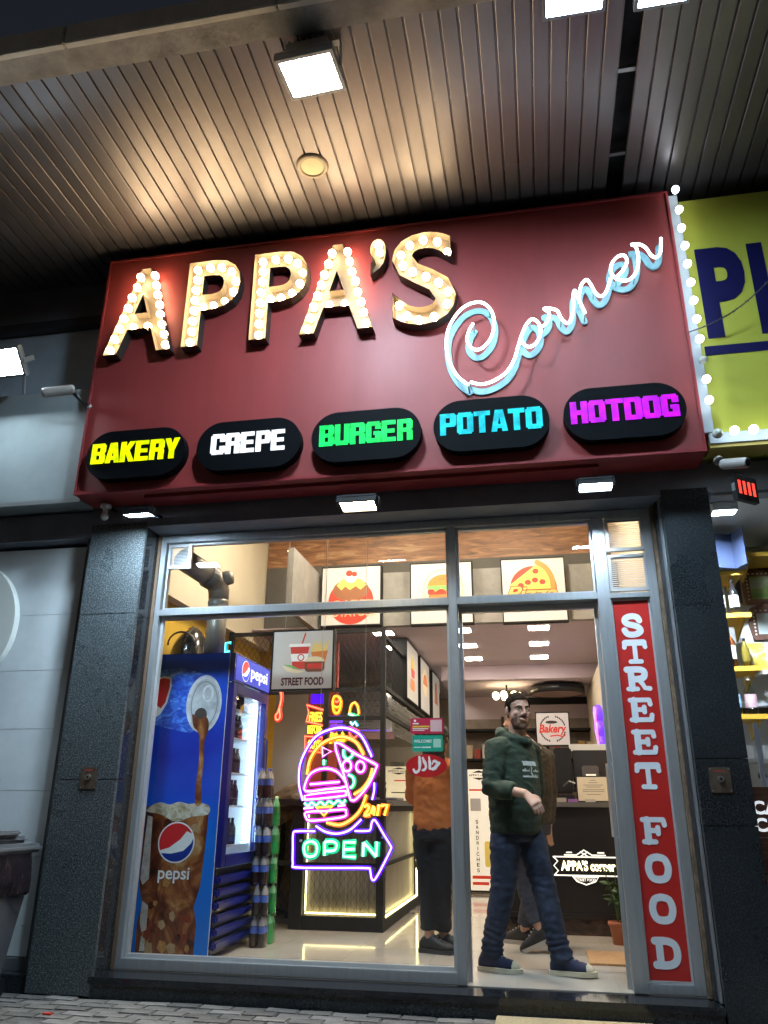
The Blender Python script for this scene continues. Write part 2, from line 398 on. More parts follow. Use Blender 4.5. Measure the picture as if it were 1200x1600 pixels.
def key_plate(label, x, z):
    t = thing('key_switch_plate', label, 'switch', (x, -.235, z-.07), 'metal key switch plates on the pillars')
    P = PY(-.2325)
    MB().plate(P, bez_round(x-.06, x+.06, z-.07, z+.07, .006, 3), 0, .006).build('plate', brass_dull, t)
    MB().tube([(x, -.2385, z+.005), (x, -.256, z+.005)], .018, 16).build('lock_barrel', mat('dull_chrome', (.45, .45, .46), .3, .9), t)
    MB().tube([(x, -.2562, z+.005), (x, -.258, z+.005)], .008, 12).build('keyhole', blackpl, t)
    for a in (-1, 1):
        for b in (-1, 1): MB().tube([(x+a*.05, -.2385, z+b*.06), (x+a*.05, -.2405, z+b*.06)], .005, 8).build('screw', mat('dull_chrome', (.45, .45, .46)), t)
    MB().rect(P, x-.03, x+.03, z+.045, z+.053, .006, .0066).build('red_marking', mat('faded_red_print', (.35, .05, .04), .6), t)
    return t
key_plate('tarnished key switch plate on the left granite pillar', -.20, 1.16)
key_plate('key switch plate on the right granite pillar', 3.83, 1.15)
# dark lintel and facade wall behind the signs
struct('facade_wall', MB().box(-6, -.47, .12, .4, GZ, 5.5).box(3.99, 9, 2.4, 2.6, GZ, 3.2).box(-6, 9, .0, .35, 3.25, 5.6), dkgrey)
struct('lintel', MB().box(-.462, 4.02, -.226, .11, 2.955, 3.249), lintelm, 'dark clad lintel above the shop window')

# ------------------------------------------------------------------ canopy over the pavement
can = thing('canopy_ceiling', 'slatted metal canopy ceiling above the shop sign', None, (1, -1.1, 5.35)); can['kind'] = 'structure'
slat_me = None; pitch = .107; x = -4.1; k = 0
prof = [(-.047, .022), (-.047, .002), (-.044, 0), (.044, 0), (.047, .002), (.047, .022), (.055, .022), (.055, .024), (-.049, .024), (-.049, .022)]
while x < 5.6:
    if not 3.58 < x < 3.70:
        if slat_me is None:
            b = MB(); n = len(prof)
            b.add([(px, -2.12, pz) for px, pz in prof]+[(px, -.002, pz) for px, pz in prof], [(i, (i+1) % n, n+(i+1) % n, n+i) for i in range(n)])
            o = b.build('soffit_slat', soff, can); slat_me = o.data
        else: o = link('soffit_slat', slat_me, can)
        tl = random.gauss(0, .012)
        if x < .2: tl += random.choice((0, 0, .05, -.05, -.03))
        o.location = (x, 0, 5.35+random.uniform(-.001, .002)); o.rotation_euler = (0, tl, 0)
    x += pitch; k += 1
bx('void_lining', -6, 7, -2.12, .0, 5.52, 5.56, void, can)
for yy in (-1.45, -.75): bx('carrier_rail', -6, 7, yy-.015, yy+.015, 5.40, 5.43, mat('galvanised_rail', (.4, .41, .42), .4, .6), can)
bx('edge_beam', -8, 8, -2.30, -2.121, 5.325, 5.44, conc, can)
xs = [-4.6, -3.25, -1.9, -.55+.77, 1.57, 2.92, 4.27, 5.6]
for a, b in zip(xs[:-1], xs[1:]): MB().box(a+.006, b-.006, -2.345, -2.301, 5.30+random.uniform(0, .004), 5.46, .006).build('fascia_panel', fasc, can)
dl = thing('recessed_downlight', 'round cream downlight, unlit, in the slatted canopy ceiling', 'ceiling light', (1.435, -1.09, 5.34))
MB().lathe([(.115, .012), (.118, 0), (.105, -.012), (.085, -.014), (.083, -.004)], 1.435, -1.09, 5.346, 32, False).build('trim_ring', mat('beige_trim', (.42, .36, .28), .4), dl, True)
MB().lathe([(.084, 0), (.06, -.005), (.0, -.006)], 1.435, -1.09, 5.341, 32, False).build('lens', mat('cream_diffuser', (.75, .62, .42), .5), dl, True)

# ------------------------------------------------------------------ lamps outside
def flood(name, label, c, w, d, t, tilt, gm, hm, group, yaw=0., arm=None, hh=.10, rim=.02):
    M4 = Matrix.Translation(c) @ Matrix.Rotation(yaw, 4, 'Z') @ Matrix.Rotation(tilt, 4, 'X')
    T = thing(name, label, 'floodlight', c, group)
    def part(nm, mb, m): mb.v = [tuple(M4 @ Vector(q)) for q in mb.v]; return mb.build(nm, m, T)
    fr = MB()
    for (x0, x1, y0, y1) in ((-w/2-rim, -w/2, -d/2-rim, d/2+rim), (w/2, w/2+rim, -d/2-rim, d/2+rim), (-w/2, w/2, -d/2-rim, -d/2), (-w/2, w/2, d/2, d/2+rim)):
        fr.box(x0, x1, y0, y1, -.012, t)
    part('bezel', fr, hm)
    part('lamp_glass', MB().box(-w/2+.001, w/2-.001, -d/2+.001, d/2-.001, -.004, .006), gm)
    h = MB().box(-w/2-rim, w/2+rim, -d/2-rim, d/2+rim, t+.001, t+.02, .004)
    h.box(-w*.42, w*.42, -d*.38, d*.38, t+.021, t+hh, .006); part('housing', h, hm)
    for i in range(7 if hh > .03 else 0):
        xx = -w*.36+w*.12*i; part('cooling_fin', MB().box(xx-.003, xx+.003, -d*.36, d*.36, t+hh+.001, t+hh+.018), hm)
    br = MB(); bh_ = .03 if hh > .03 else .005
    for s in (-1, 1): br.box(s*(w/2+rim+.008)-.003, s*(w/2+rim+.008)+.003, -.02, .02, .0, t+hh+bh_)
    br.box(-w/2-rim-.011, w/2+rim+.011, -.02, .02, t+hh+bh_+.001, t+hh+bh_+.006); part('bracket', br, hm)
    if arm: MB().tube(arm, .012, 8).build('arm', hm, T)
    return T
flood('canopy_floodlight', 'large lit white floodlight hanging from the canopy above the bulb letters', (1.69, -2.0, 5.13), .31, .26, .03, radians(4), lampglass, greyhs, 'floodlights under the canopy', radians(-3), None, .14, .025)
flood('canopy_floodlight', 'lit white floodlight cut by the top of the picture, left of the dark slot', (3.235, -2.25, 5.13), .30, .26, .03, 0, lampglass_w, greyhs, 'floodlights under the canopy', 0, None, .14)
flood('canopy_floodlight', 'lit floodlight at the top edge of the picture, under the dark slot', (3.70, -2.24, 5.10), .25, .26, .03, 0, lampglass_w, greyhs, 'floodlights under the canopy', 0, None, .14)
flood('lintel_floodlight', 'thin cold white floodlight above the granite pillar, left below the red sign', (.11, -.56, 2.925), .19, .10, .015, radians(8), lampglass3, blackmt, 'small floodlights below the red sign', 0, [(.11, -.23, 3.02), (.11, -.45, 2.975), (.11, -.55, 2.965)], .018, .008)
flood('lintel_floodlight', 'warm white floodlight in a black frame, middle below the red sign', (1.705, -.56, 2.885), .23, .12, .02, radians(-10), lampwarm, blackmt, 'small floodlights below the red sign', 0, [(1.705, -.23, 3.0), (1.705, -.45, 2.945), (1.705, -.55, 2.93)], .018, .02)
flood('lintel_floodlight', 'cold white floodlight above the doorway, right below the red sign', (3.255, -.56, 2.915), .20, .11, .015, radians(-5), lampglass2, blackmt, 'small floodlights below the red sign', 0, [(3.255, -.23, 3.02), (3.255, -.45, 2.965), (3.255, -.55, 2.955)], .018, .010)
flood('wall_floodlight', 'glaring white floodlight on top of the pale cladding at the left edge', (-1.16, -.66, 4.24), .30, .20, .03, radians(-48), emat('cold_wall_lamp_glass', (.72, .90, 1.0), 230), greyhs, None, 0, [(-1.16, -.35, 4.101), (-1.16, -.40, 4.28), (-1.16, -.56, 4.33)], .08, .02)

# ------------------------------------------------------------------ neighbour on the left
cl = thing('pale_cladding', 'stained pale metal cladding left of the red sign', 'cladding', (-1.5, -.3, 3.13))
xs = [-4.2, -3.1, -1.85, -.47]
for a, b in zip(xs[:-1], xs[1:]): MB().box(a+.003, b-.003, -.40, -.01, 3.13, 4.10, .004).build('cladding_panel', wallg, cl)
bx('bottom_trim', -4.2, -.475, -.412, -.402, 3.115, 3.15, mat('dull_trim', (.35, .36, .36), .4, .4), cl)
uw = thing('upper_wall', 'blue grey wall above the pale cladding', 'wall', (-2, -.05, 4.1))
bx('wall_sheet', -6, -.46, -.12, -.001, 4.101, 5.0, wallb, uw); bx('ledge', -6, -.46, -.20, -.121, 4.86, 4.94, dkgrey, uw); bx('upper_band', -6, -.46, -.10, -.002, 5.001, 5.5, lintelm, uw)
sh = thing('metal_shutter', 'blue grey metal shutter left of the granite pillar', 'shutter', (-1.7, -.05, GZ))
zs = [.06, .24, .66, 1.08, 1.50, 1.92, 2.34, 2.87]
for a, b in zip(zs[:-1], zs[1:]): MB().box(-4.0, -.535, -.085, -.05, a+.0008, b-.0008, .0015).build('shutter_sheet', shut, sh)
bx('shutter_lintel', -4.2, -.452, -.20, .12, 2.90, 3.112, lintelm, sh)
MB().box(-.532, -.452, -.14, -.03, GZ, 2.899, .004).build('side_rail', mat('dark_shutter_rail', (.10, .11, .12), .5, noi=.2), sh)
MB().box(-4.0, -.533, -.115, -.04, -.02, .055, .004).build('bottom_rail', mat('dark_shutter_rail', (.1, .11, .12)), sh)
MB().box(-4.0, -.455, -.19, -.0, GZ-.01, -.022, .004).build('shutter_plinth', granite_dk, sh)
ol = thing('letter_o', 'huge white rounded letter O cut by the left edge of the picture', 'letter', (-1.5, -.1, 1.75))
P = PY(-.10)
def ring(P, cx, cz, ra, rb, w, d0, d1, n=48):
    m = MB(); o = [(cx+ra*cos(2*pi*k/n), cz+rb*sin(2*pi*k/n)) for k in range(n)]; i_ = [(cx+(ra-w)*cos(2*pi*k/n), cz+(rb-w)*sin(2*pi*k/n)) for k in range(n)]
    v = [P(a, b, d) for d in (d0, d1) for L in (o, i_) for a, b in L]; f = []
    for k in range(n):
        j = (k+1) % n; f += [(2*n+k, 2*n+j, 3*n+j, 3*n+k), (k, j, 2*n+j, 2*n+k), (n+k, 3*n+k, 3*n+j, n+j), (k, n+k, n+j, j)]
    return m.add(v, f)
ring(P, -1.46, 2.27, .43, .48, .15, .0, .06).build('letter_face', whitelet, ol)
MB().ell(P, -1.46, 2.27, .279, .329, .0, .02, 40).build('counter_fill', mat('dark_brown_film', (.05, .03, .03), .4), ol)
tag(bx('red_wrapper', -.02, .03, -.70, -.67, GZ+.003, GZ+.012, mat('red_wrapper_foil', (.5, .04, .03), .4)), 'small red wrapper lying on the paving at the lower left', 'wrapper')
tag(bx('kick_block', -.75, -.60, -.17, -.12, GZ, GZ+.02, dkgrey), 'small dark block at the foot of the shutter', 'block')
# bin
bn = thing('litter_bin', 'grey wheeled litter bin with a dark bag folded over its rim', 'bin', (-.66, -.6, GZ))
def taper(mb, cx, cy, z0, z1, a0, b0, a1, b1):
    v = [(cx+sx*a0, cy+sy*b0, z0) for sx, sy in ((-1, -1), (1, -1), (1, 1), (-1, 1))]+[(cx+sx*a1, cy+sy*b1, z1) for sx, sy in ((-1, -1), (1, -1), (1, 1), (-1, 1))]
    return mb.add(v, [(0, 3, 2, 1), (4, 5, 6, 7), (0, 1, 5, 4), (1, 2, 6, 5), (2, 3, 7, 6), (3, 0, 4, 7)])
binp = mat('grey_bin_plastic', (.11, .115, .13), .42, noi=.12, ns=6)
taper(MB(), -.66, -.62, GZ+.05, .62, .20, .20, .28, .27).build('body', binp, bn)
bag = MB(); n = 40
rows = [(.70, .300, .0), (.62, .312, .012), (.54, .318, .02), (.47, .316, .03), (.455, .30, .03)]
for zz, rr, am in rows:
    for k in range(n):
        t = 2*pi*k/n; q = 1/max(abs(cos(t)), abs(sin(t)))*.97
        q = min(q, 1.25); w_ = rr*q+am*noise.noise(Vector((3*cos(t)+zz*6, 3*sin(t), zz*9)))
        bag.v.append((-.66+w_*cos(t), -.62+w_*sin(t)*.96, zz+(.03*noise.noise(Vector((5*cos(t), 5*sin(t), 2))) if zz < .5 else 0)))
for i in range(len(rows)-1):
    for k in range(n): bag.f.append((i*n+k, i*n+(k+1) % n, (i+1)*n+(k+1) % n, (i+1)*n+k))
bag.build('bin_bag', mat('dark_purple_bag_film', (.018, .013, .017), .2, noi=.3, ns=20, bump=.6, bs=40), bn)
lid = MB().box(-.97, -.35, -.93, -.31, .70, .755, .02).box(-.90, -.42, -.86, -.38, .756, .80, .02).box(-.72, -.40, -.74, -.50, .80, .835, .012)
lid.build('lid', mat('silver_grey_bin_lid', (.20, .205, .22), .3, .2, noi=.1), bn)
for s in (-1, 1): MB().tube([(-.66+s*.17, -.42, GZ+.055), (-.66+s*.22, -.42, GZ+.055)], .055, 16).build('wheel', blackpl, bn)
bn.location.x -= .085; bn.location.y += .04
# small outdoor devices
def bullet_cam(label, base, mid, a, b, r, body):
    t = thing('security_camera', label, 'security camera', base, 'bullet security cameras')
    A, B = Vector(a), Vector(b); d = (B-A).normalized()
    MB().tube([base, Vector(base)+(Vector(mid)-Vector(base)).normalized()*.02], r*.95, 14).build('mount', body, t)
    MB().tube([base, mid, A+d*.03], r*.4, 8).build('arm', blackpl, t, True)
    MB().tube([A, A+d*.01, B-d*.012, B], [r*.85, r, r, r*.9], 16).build('body', body, t)
    MB().tube([B+d*.0005, B+d*.004], r*.72, 16).build('lens', mat('camera_lens', (.02, .02, .03), .08), t)
    return t
greyc = mat('weathered_camera_shell', (.36, .34, .33), .45, noi=.12)
bullet_cam('grey bullet security camera sticking out left of the red sign', (-.462, -.48, 3.86), (-.53, -.56, 3.93), (-.55, -.58, 3.985), (-.76, -.66, 3.93), .038, greyc)
bullet_cam('grey bullet security camera below the lime yellow sign', (4.04, -.44, 3.09), (4.05, -.47, 3.05), (4.05, -.48, 3.04), (4.17, -.60, 2.99), .034, greyc)
dc = thing('dome_camera', 'tiny dome camera under the lower left corner of the red sign', 'security camera', (-.28, -.3, 3.0))
MB().lathe([(.04, .02), (.042, 0), (.02, -.012), (.02, -.05), (.03, -.06), (.028, -.085), (.012, -.1), (0, -.102)], -.28, -.36, 3.075, 16, False).build('dome_shell', whitepl, dc, True)
MB().box(-.29, -.27, -.36, -.226, 3.085, 3.10).build('stalk', blackpl, dc)
ledb = thing('led_board', 'small black display box with red glowing digits below the yellow sign', 'display', (4.17, -.45, 2.78))
def rotz(mb, c, a):
    ca, sa = cos(a), sin(a); mb.v = [(c[0]+(x-c[0])*ca-(y-c[1])*sa, c[1]+(x-c[0])*sa+(y-c[1])*ca, z) for x, y, z in mb.v]; return mb
lc = (4.17, -.42)
rotz(MB().box(4.08, 4.28, -.44, -.40, 2.80, 2.97, .004), lc, radians(38)).build('case', blackmt, ledb)
rl = MB()
for k in range(4): rl.rect(PY(-.441), 4.10+.043*k, 4.122+.043*k, 2.84, 2.93, 0, .002)
rotz(rl, lc, radians(38)).build('red_digits', emat('red_led', (1, .06, .04), 1.4), ledb)
rotz(MB().box(4.077, 4.0795, -.432, -.408, 2.86, 2.91), lc, radians(38)).build('side_port', mat('grey_port', (.2, .2, .2), .5), ledb)
MB().tube([(4.17, -.42, 2.972), (4.17, -.30, 3.05)], .008, 6).build('hanger', blackmt, ledb)

# ------------------------------------------------------------------ the red sign
sg = thing('shop_sign', 'big dark red sign box with bulb letters, white neon script and black plates', 'sign', (1.75, -.4, 3.13))
bx('sign_panel', -.46, 3.965, -.50, -.01, 3.13, 5.22, redp, sg)
e = MB().box(-.463, 3.968, -.515, -.501, 3.127, 3.145).box(-.463, 3.968, -.515, -.501, 5.207, 5.223).box(-.463, -.447, -.514, -.501, 3.146, 5.206).box(3.952, 3.968, -.514, -.501, 3.146, 5.206)
e.build('edge_trim', red_edge, sg)
MB().box(.05, 3.3, -.42, -.24, 3.105, 3.128).build('underside_tray', red_edge, sg)
PS = PY(-.50)
BUL = MB(); BUL.lathe([(.0, .0), (.012, .003), (.022, .014), (.025, .026), (.022, .040), (.015, .052), (.013, .056)][::-1], 0, 0, 0, 12)
BULD = {}
def bulb(pos, parent, m, r=1.0, tiltz=0.35):
    """a small globe bulb pointing out of the sign, nodding down a little"""
    key = (m.name, r)
    if key not in BULD:
        b = MB(); b.v = [(x*r, (z-.056)*r, y*r) for x, y, z in BUL.v]; b.f = BUL.f; b.sm = True
        o = b.build('bulb', m, parent); BULD[key] = o.data
    else: o = link('bulb', BULD[key], parent)
    o.location = pos; o.rotation_euler = (tiltz*random.uniform(-.2, .2), 0, random.uniform(-.12, .12))
    return o
SOCK = None
DEP = .075
def letter(ch, a0, a1, b0, b1, bulbs, dim=(), bold=.022):
    t = MB(); text(t, PS, ch, a0, a1, b0, b1, .012, .012+DEP, bold, 0, 'NONE')
    o = t.build('marquee_letter', tray_in, sg)
    # outer return, a hair larger, dark; back plate
    pl = MB(); v, f, x0, x1, y0, y1 = glyph_mesh(ch, bold, 0, 'FRONT', 0.0)
    pl.add([PS(a0+(x-x0)/(x1-x0)*(a1-a0), b0+(y-y0)/(y1-y0)*(b1-b0), .016) for x, y, z in v], f); pl.build('letter_back', tray_in, o)
    rt = MB(); g = .004; text(rt, PS, ch, a0-g, a1+g, b0-g, b1+g, .002, .012+DEP-.004, bold+.004, 0, 'NONE'); rt.build('letter_return', tray_out, o)
    for i, (u, w) in enumerate(bulbs):
        a = a0+u*(a1-a0); b = b0+w*(b1-b0)
        bulb((a, -.50-.034, b), o, bulb_dim if i in dim else bulb_on, 1.18)
        MB().tube([(a, -.50-.017, b), (a, -.50-.040, b)], .016, 8).build('bulb_socket', socket, o)
def seq(p, q, n, ends=True): return [(p[0]+(q[0]-p[0])*i/(n-1), p[1]+(q[1]-p[1])*i/(n-1)) for i in range(n)]
Abul = seq((.09, .07), (.40, .92), 8)+seq((.91, .07), (.62, .92), 8)+[(.40, .31), (.61, .31)]
Pst = seq((.15, .06), (.15, .92), 8)
Pb1 = [(.38, .93), (.60, .92), (.80, .85), (.89, .73), (.86, .60), (.72, .50), (.52, .46), (.33, .46)]
letter('A', -.352, .205, 4.26, 5.04, Abul)
letter('P', .296, .735, 4.265, 5.04, Pst+Pb1, dim=(13,))
letter('P', .84, 1.278, 4.265, 5.045, Pst+Pb1, dim=(11,))
letter('A', 1.235, 1.79, 4.265, 5.045, Abul)
Sb = [(.88, .76), (.72, .89), (.50, .93), (.28, .89), (.14, .79), (.16, .67), (.32, .59), (.54, .52), (.74, .44), (.87, .33), (.85, .20), (.66, .08), (.42, .06), (.22, .12), (.10, .24)]
letter('S', 1.935, 2.405, 4.245, 5.06, Sb)
letter('\u2019', 1.765, 1.885, 4.73, 5.05, [(.52, .86), (.60, .66)], bold=.05)
# neon script
def cpx(p):   # script drawn on a squared sheet -> sign metres
    a, b = p
    return (2.291+.0014115*a-5.44e-5*b-5.4e-8*a*b, 5.0196-.0001586*a-.0016357*b-2e-8*a*b)
scr1 = [(187, 492), (165, 530), (158, 575), (175, 608), (205, 622), (240, 608), (275, 565), (292, 510), (290, 460), (270, 415), (230, 385), (180, 388), (130, 415), (85, 470), (58, 530), (52, 600), (68, 680), (110, 750), (165, 792)]
scr2 = [(175, 778), (230, 787), (290, 770), (350, 730), (390, 670), (412, 600), (432, 540), (455, 492), (480, 470), (508, 484), (521, 522), (514, 562), (490, 595), (460, 605), (435, 588), (424, 562)]
scr3 = [(522, 508), (545, 495), (563, 460), (562, 436), (540, 418), (575, 418), (605, 430), (622, 465), (650, 490), (672, 465), (682, 410), (684, 350), (692, 328), (708, 370), (738, 440)]
scr4 = [(708, 372), (722, 305), (748, 275), (770, 300), (790, 340), (815, 358), (842, 335), (865, 268)]
scr5 = [(895, 262), (928, 225), (946, 185), (936, 156), (906, 158), (876, 190), (867, 232), (885, 265), (925, 282), (962, 272), (990, 232), (1001, 175), (992, 112), (970, 100), (1010, 100), (1040, 120), (1060, 155), (1085, 168), (1106, 140), (1112, 70)]
for sc in (scr1, scr2, scr3, scr4, scr5):
    pts = catmull([cpx(p) for p in sc], 5)
    k_ = (scr1, scr2, scr3, scr4, scr5).index(sc)*.0015
    MB().ribbon(PS, pts, .046, .002, .014+k_).build('script_backing', blue_ac, sg)
    tb = [(p.x, -.62, p.y) for p in pts]
    o = MB().tube(tb, .0105, 8).build('neon_tube', neon_w, sg, True)
    for q in (pts[0], pts[-1], pts[len(pts)//2]):
        MB().tube([(q.x, -.515, q.y), (q.x, -.612, q.y)], .006, 6).build('tube_support', neon_end, o)
# heavy condensed block letters for the plates
_st = (0, .36, 0, 1); R4 = lambda *a: [(a[0], a[2]), (a[1], a[2]), (a[1], a[3]), (a[0], a[3])]
def oct_(x0, x1, y0, y1, c=.10): return [(x0+c, y0), (x1-c, y0), (x1, y0+c*.7), (x1, y1-c*.7), (x1-c, y1), (x0+c, y1), (x0, y1-c*.7), (x0, y0+c*.7)]
BLOCK = {
 'B': [R4(*_st), R4(.3, .86, .81, 1), R4(.3, .86, .42, .59), R4(.3, .86, 0, .19), [(.62, .52), (.92, .52), (1, .6), (1, .9), (.88, 1), (.62, 1)], [(.62, 0), (.88, 0), (1, .1), (1, .4), (.92, .5), (.62, .5)]],
 'A': [[(0, 0), (.34, 0), (.57, 1), (.26, 1)], [(.66, 0), (1, 0), (.74, 1), (.43, 1)], R4(.25, .75, .15, .33)],
 'K': [R4(*_st), [(.30, .36), (.30, .60), (.62, 1), (1, 1), (.58, .52)], [(.34, .50), (.60, .60), (1.02, 0), (.64, 0)]],
 'E': [R4(*_st), R4(.3, .92, .81, 1), R4(.3, .86, .41, .59), R4(.3, .94, 0, .19)],
 'R': [R4(*_st), R4(.3, .86, .81, 1), R4(.3, .86, .40, .58), [(.62, .5), (.92, .5), (1, .58), (1, .9), (.88, 1), (.62, 1)], R4(.62, 1, 0, .46)],
 'Y': [[(0, 1), (.36, 1), (.68, .40), (.68, .34), (.32, .34), (.32, .40)], [(.64, 1), (1, 1), (.68, .40), (.42, .44)], R4(.32, .68, 0, .40)],
 'C': [R4(0, .37, .08, .92), R4(.10, .90, .8, 1), R4(.10, .90, 0, .2), R4(.63, 1, .62, .92), R4(.63, 1, .08, .40), ],
 'P': [R4(*_st), R4(.3, .86, .81, 1), R4(.3, .86, .38, .56), [(.62, .38), (.90, .38), (1, .48), (1, .9), (.88, 1), (.62, 1)]],
 'U': [R4(0, .37, .08, 1), R4(.63, 1, .08, 1), R4(.10, .90, 0, .2)],
 'G': [R4(0, .37, .08, .92), R4(.10, .90, .8, 1), R4(.10, .90, 0, .2), R4(.63, 1, .64, .92), R4(.63, 1, 0, .50), R4(.52, .9, .36, .52)],
 'O': [R4(0, .37, .08, .92), R4(.63, 1, .08, .92), R4(.10, .90, .8, 1), R4(.10, .90, 0, .2)],
 'T': [R4(0, 1, .8, 1), R4(.31, .69, 0, .85)], 'H': [R4(0, .37, 0, 1), R4(.63, 1, 0, 1), R4(.3, .7, .4, .6)],
 'D': [R4(*_st), R4(.3, .88, .81, 1), R4(.3, .88, 0, .19), [(.63, 0), (.88, 0), (1, .1), (1, .9), (.88, 1), (.63, 1)]]}
def block_word(mb, P, txt, a0, a1, b0, b1, d0, d1):
    n = len(txt); g = .045; w = (a1-a0)/(n+(n-1)*g)
    for i, ch in enumerate(txt):
        x = a0+i*w*(1+g)
        for k, pl_ in enumerate(BLOCK[ch]): mb.plate(P, [(x+u*w, b0+v*(b1-b0)) for u, v in pl_], d0, d1+.0004*k)
    return mb
def glow_mat(name, col, st):   # LED lit acrylic: glow strength varied by noise for hot spots
    m = emat(name, col, st, tuple(.06*c for c in col)); nt = m.node_tree; p = nt.nodes['Principled BSDF']; p.inputs['Specular IOR Level'].default_value = .2
    tc = nt.nodes.new('ShaderNodeTexCoord'); n = nt.nodes.new('ShaderNodeTexNoise'); n.inputs['Scale'].default_value = 14; n.inputs['Detail'].default_value = 2
    r = nt.nodes.new('ShaderNodeMapRange'); r.inputs[1].default_value = .3; r.inputs[2].default_value = .7; r.inputs[3].default_value = st*.62; r.inputs[4].default_value = st*1.3
    nt.links.new(tc.outputs['Object'], n.inputs['Vector']); nt.links.new(n.outputs[0], r.inputs[0]); nt.links.new(r.outputs[0], p.inputs['Emission Strength'])
    return m
# black pill plates
for cx, txt, col, st, tw, bold in ((.025, 'BAKERY', (.80, 1.0, .0), 1.15, .69, .055), (.895, 'CREPE', (.86, .92, 1.0), 1.35, .56, .055), (1.75, 'BURGER', (.01, 1.0, .16), 1.1, .66, .055),
                                   (2.612, 'POTATO', (.01, .70, .90), 1.0, .685, .055), (3.48, 'HOTDOG', (.50, .0, .90), 1.25, .685, .055)):
    cz = 3.40+.012*(cx > 2)+.01*(cx > 3); o = MB().plate(PS, bez_round(cx-.388, cx+.388, cz-.192, cz+.192, .19, 14), .002, .078).build('sign_plate', mat('black_acrylic_plate', (.0035, .0045, .006), .6, spec=.06), sg)
    t = MB(); block_word(t, PS, txt, cx-tw/2, cx+tw/2, cz-.078+.012, cz+.082+.012, .0785, .084)
    t.build('glowing_word', glow_mat('glow_'+txt.lower(), col, st), o)

# ------------------------------------------------------------------ yellow sign of the right neighbour
ys = thing('neighbour_sign', 'lime yellow sign with navy letters at the right edge', 'sign', (4.7, -.4, 3.19))
bx('sign_panel', 4.0, 6.2, -.45, -.01, 3.19, 5.165, yel_sign, ys)
PN = PY(-.451)
for ch, a0, a1 in (('P', 4.10, 4.405), ('I', 4.445, 4.548), ('S', 4.62, 4.96)):
    t = MB(); text(t, PN, ch, a0, a1, 3.985, 4.725, .0, .003, .045); t.build('navy_letter', navy, ys)
MB().rect(PN, 4.065, 5.6, 3.855, 3.925, 0, .003).build('navy_rule', navy, ys)
bx('bulb_channel', 3.972, 4.035, -.485, -.452, 3.27, 5.20, mat('pale_blue_channel', (.36, .42, .46), .5), ys); bx('bottom_channel', 4.0, 6.2, -.485, -.452, 3.19, 3.262, mat('pale_blue_channel', (.36, .42, .46), .5), ys)
bx('yellow_lip', 4.0, 6.2, -.47, -.30, 3.165, 3.188, mat('ochre_lip', (.40, .33, .07), .5), ys)
for z in (5.182, 5.0, 4.838, 4.684, 4.53, 4.375, 4.226, 4.076, 3.919, 3.614, 3.461): bulb((4.014, -.535, z), ys, bulb_cold, 1.08)
bulb((4.014, -.535, 3.76), ys, bulb_off, 1.08); bulb((4.03, -.535, 3.215), ys, bulb_off, 1.3)
for xx in (4.134, 4.25, 4.366, 4.48, 4.60): bulb((xx, -.535, 3.228), ys, bulb_cold, 1.15)
gl = thing('tinsel_garland', 'silver tinsel string hooked to the red sign and crossing the yellow sign', 'garland', (3.97, -.55, 4.0))
pts = [(3.955+.56*t, -.53-.10*t, 4.0+.30*t-.06*sin(pi*t)) for t in [i/30 for i in range(31)]]
MB().tube(pts, .004, 6).build('cord', mat('dark_cord', (.05, .05, .06), .6), gl)
tin = mat('silver_tinsel', (.55, .55, .58), .2, .9)
tf = MB()
for i in range(150):
    p = Vector(pts[0]).lerp(Vector(pts[-1]), random.random()); t = (p.x-3.955)/.56; p.z = 4.0+.30*t-.06*sin(pi*t)
    d = Vector((random.gauss(0, 1), random.gauss(0, 1), random.gauss(0, 1))).normalized()*.016*(.3+t); e_ = d.orthogonal().normalized()*.003
    tf.add([p+e_, p-e_, p+d-e_, p+d+e_], [(0, 1, 2, 3)])
tag(tf.build('tinsel', tin, gl), None, kind='stuff')

# ------------------------------------------------------------------ shopfront frame, panes, vents, lettered panel
sf = thing('shopfront', 'aluminium framed shop window with an open doorway', 'shopfront', (1.8, .05, 0))
def bar(x0, x1, z0, z1, y0=.0, y1=.10, m=None, bev=.003): return MB().box(x0, x1, y0, y1, z0, z1, bev).build('frame_bar', m or alu, sf)
bar(.0, .058, .0, 2.95); bar(3.592, 3.65, .0, 2.95)
bar(.0585, 3.5915, 2.895, 2.95); bar(.0585, 2.238, .0, .062)
bar(2.2385, 2.296, .0, 2.8945, -.006); bar(3.252, 3.335, .0, 2.8945, -.004)
bar(.0585, 2.238, 2.318, 2.368); bar(2.2965, 3.2515, 2.318, 2.368); bar(3.3355, 3.5915, 2.318, 2.355)
bar(3.3355, 3.5915, .0, .05)
# inner beads round each pane
def bead(x0, x1, z0, z1, w=.018, y0=.045, y1=.085):
    m = MB().box(x0, x1, y0, y1, z0, z0+w).box(x0, x1, y0, y1, z1-w, z1).box(x0, x0+w, y0, y1, z0+w+.0005, z1-w-.0005).box(x1-w, x1, y0, y1, z0+w+.0005, z1-w-.0005)
    return m.build('glazing_bead', alu_lt, sf)
bead(.0595, 2.237, .063, 2.317, .02); bead(.0595, 2.237, 2.369, 2.894, .016); bead(2.2975, 3.2505, 2.369, 2.894, .016); bead(3.3365, 3.5905, .051, 2.317, .012, .03, .05)
MB().box(.07, 2.227, .060, .066, .073, 2.307).build('window_pane', glass, sf)
MB().box(.07, 2.227, .060, .066, 2.379, 2.884).build('window_pane', glass, sf)
MB().box(2.307, 3.241, .060, .066, 2.379, 2.884).build('window_pane', glass, sf)
bx('door_head', 2.2965, 3.2515, .102, .14, 2.28, 2.33, alu_lt, sf); bx('door_stop', 2.297, 2.32, .102, .135, .0, 2.279, alu, sf); bx('door_stop', 3.228, 3.251, .102, .135, .0, 2.279, alu, sf)
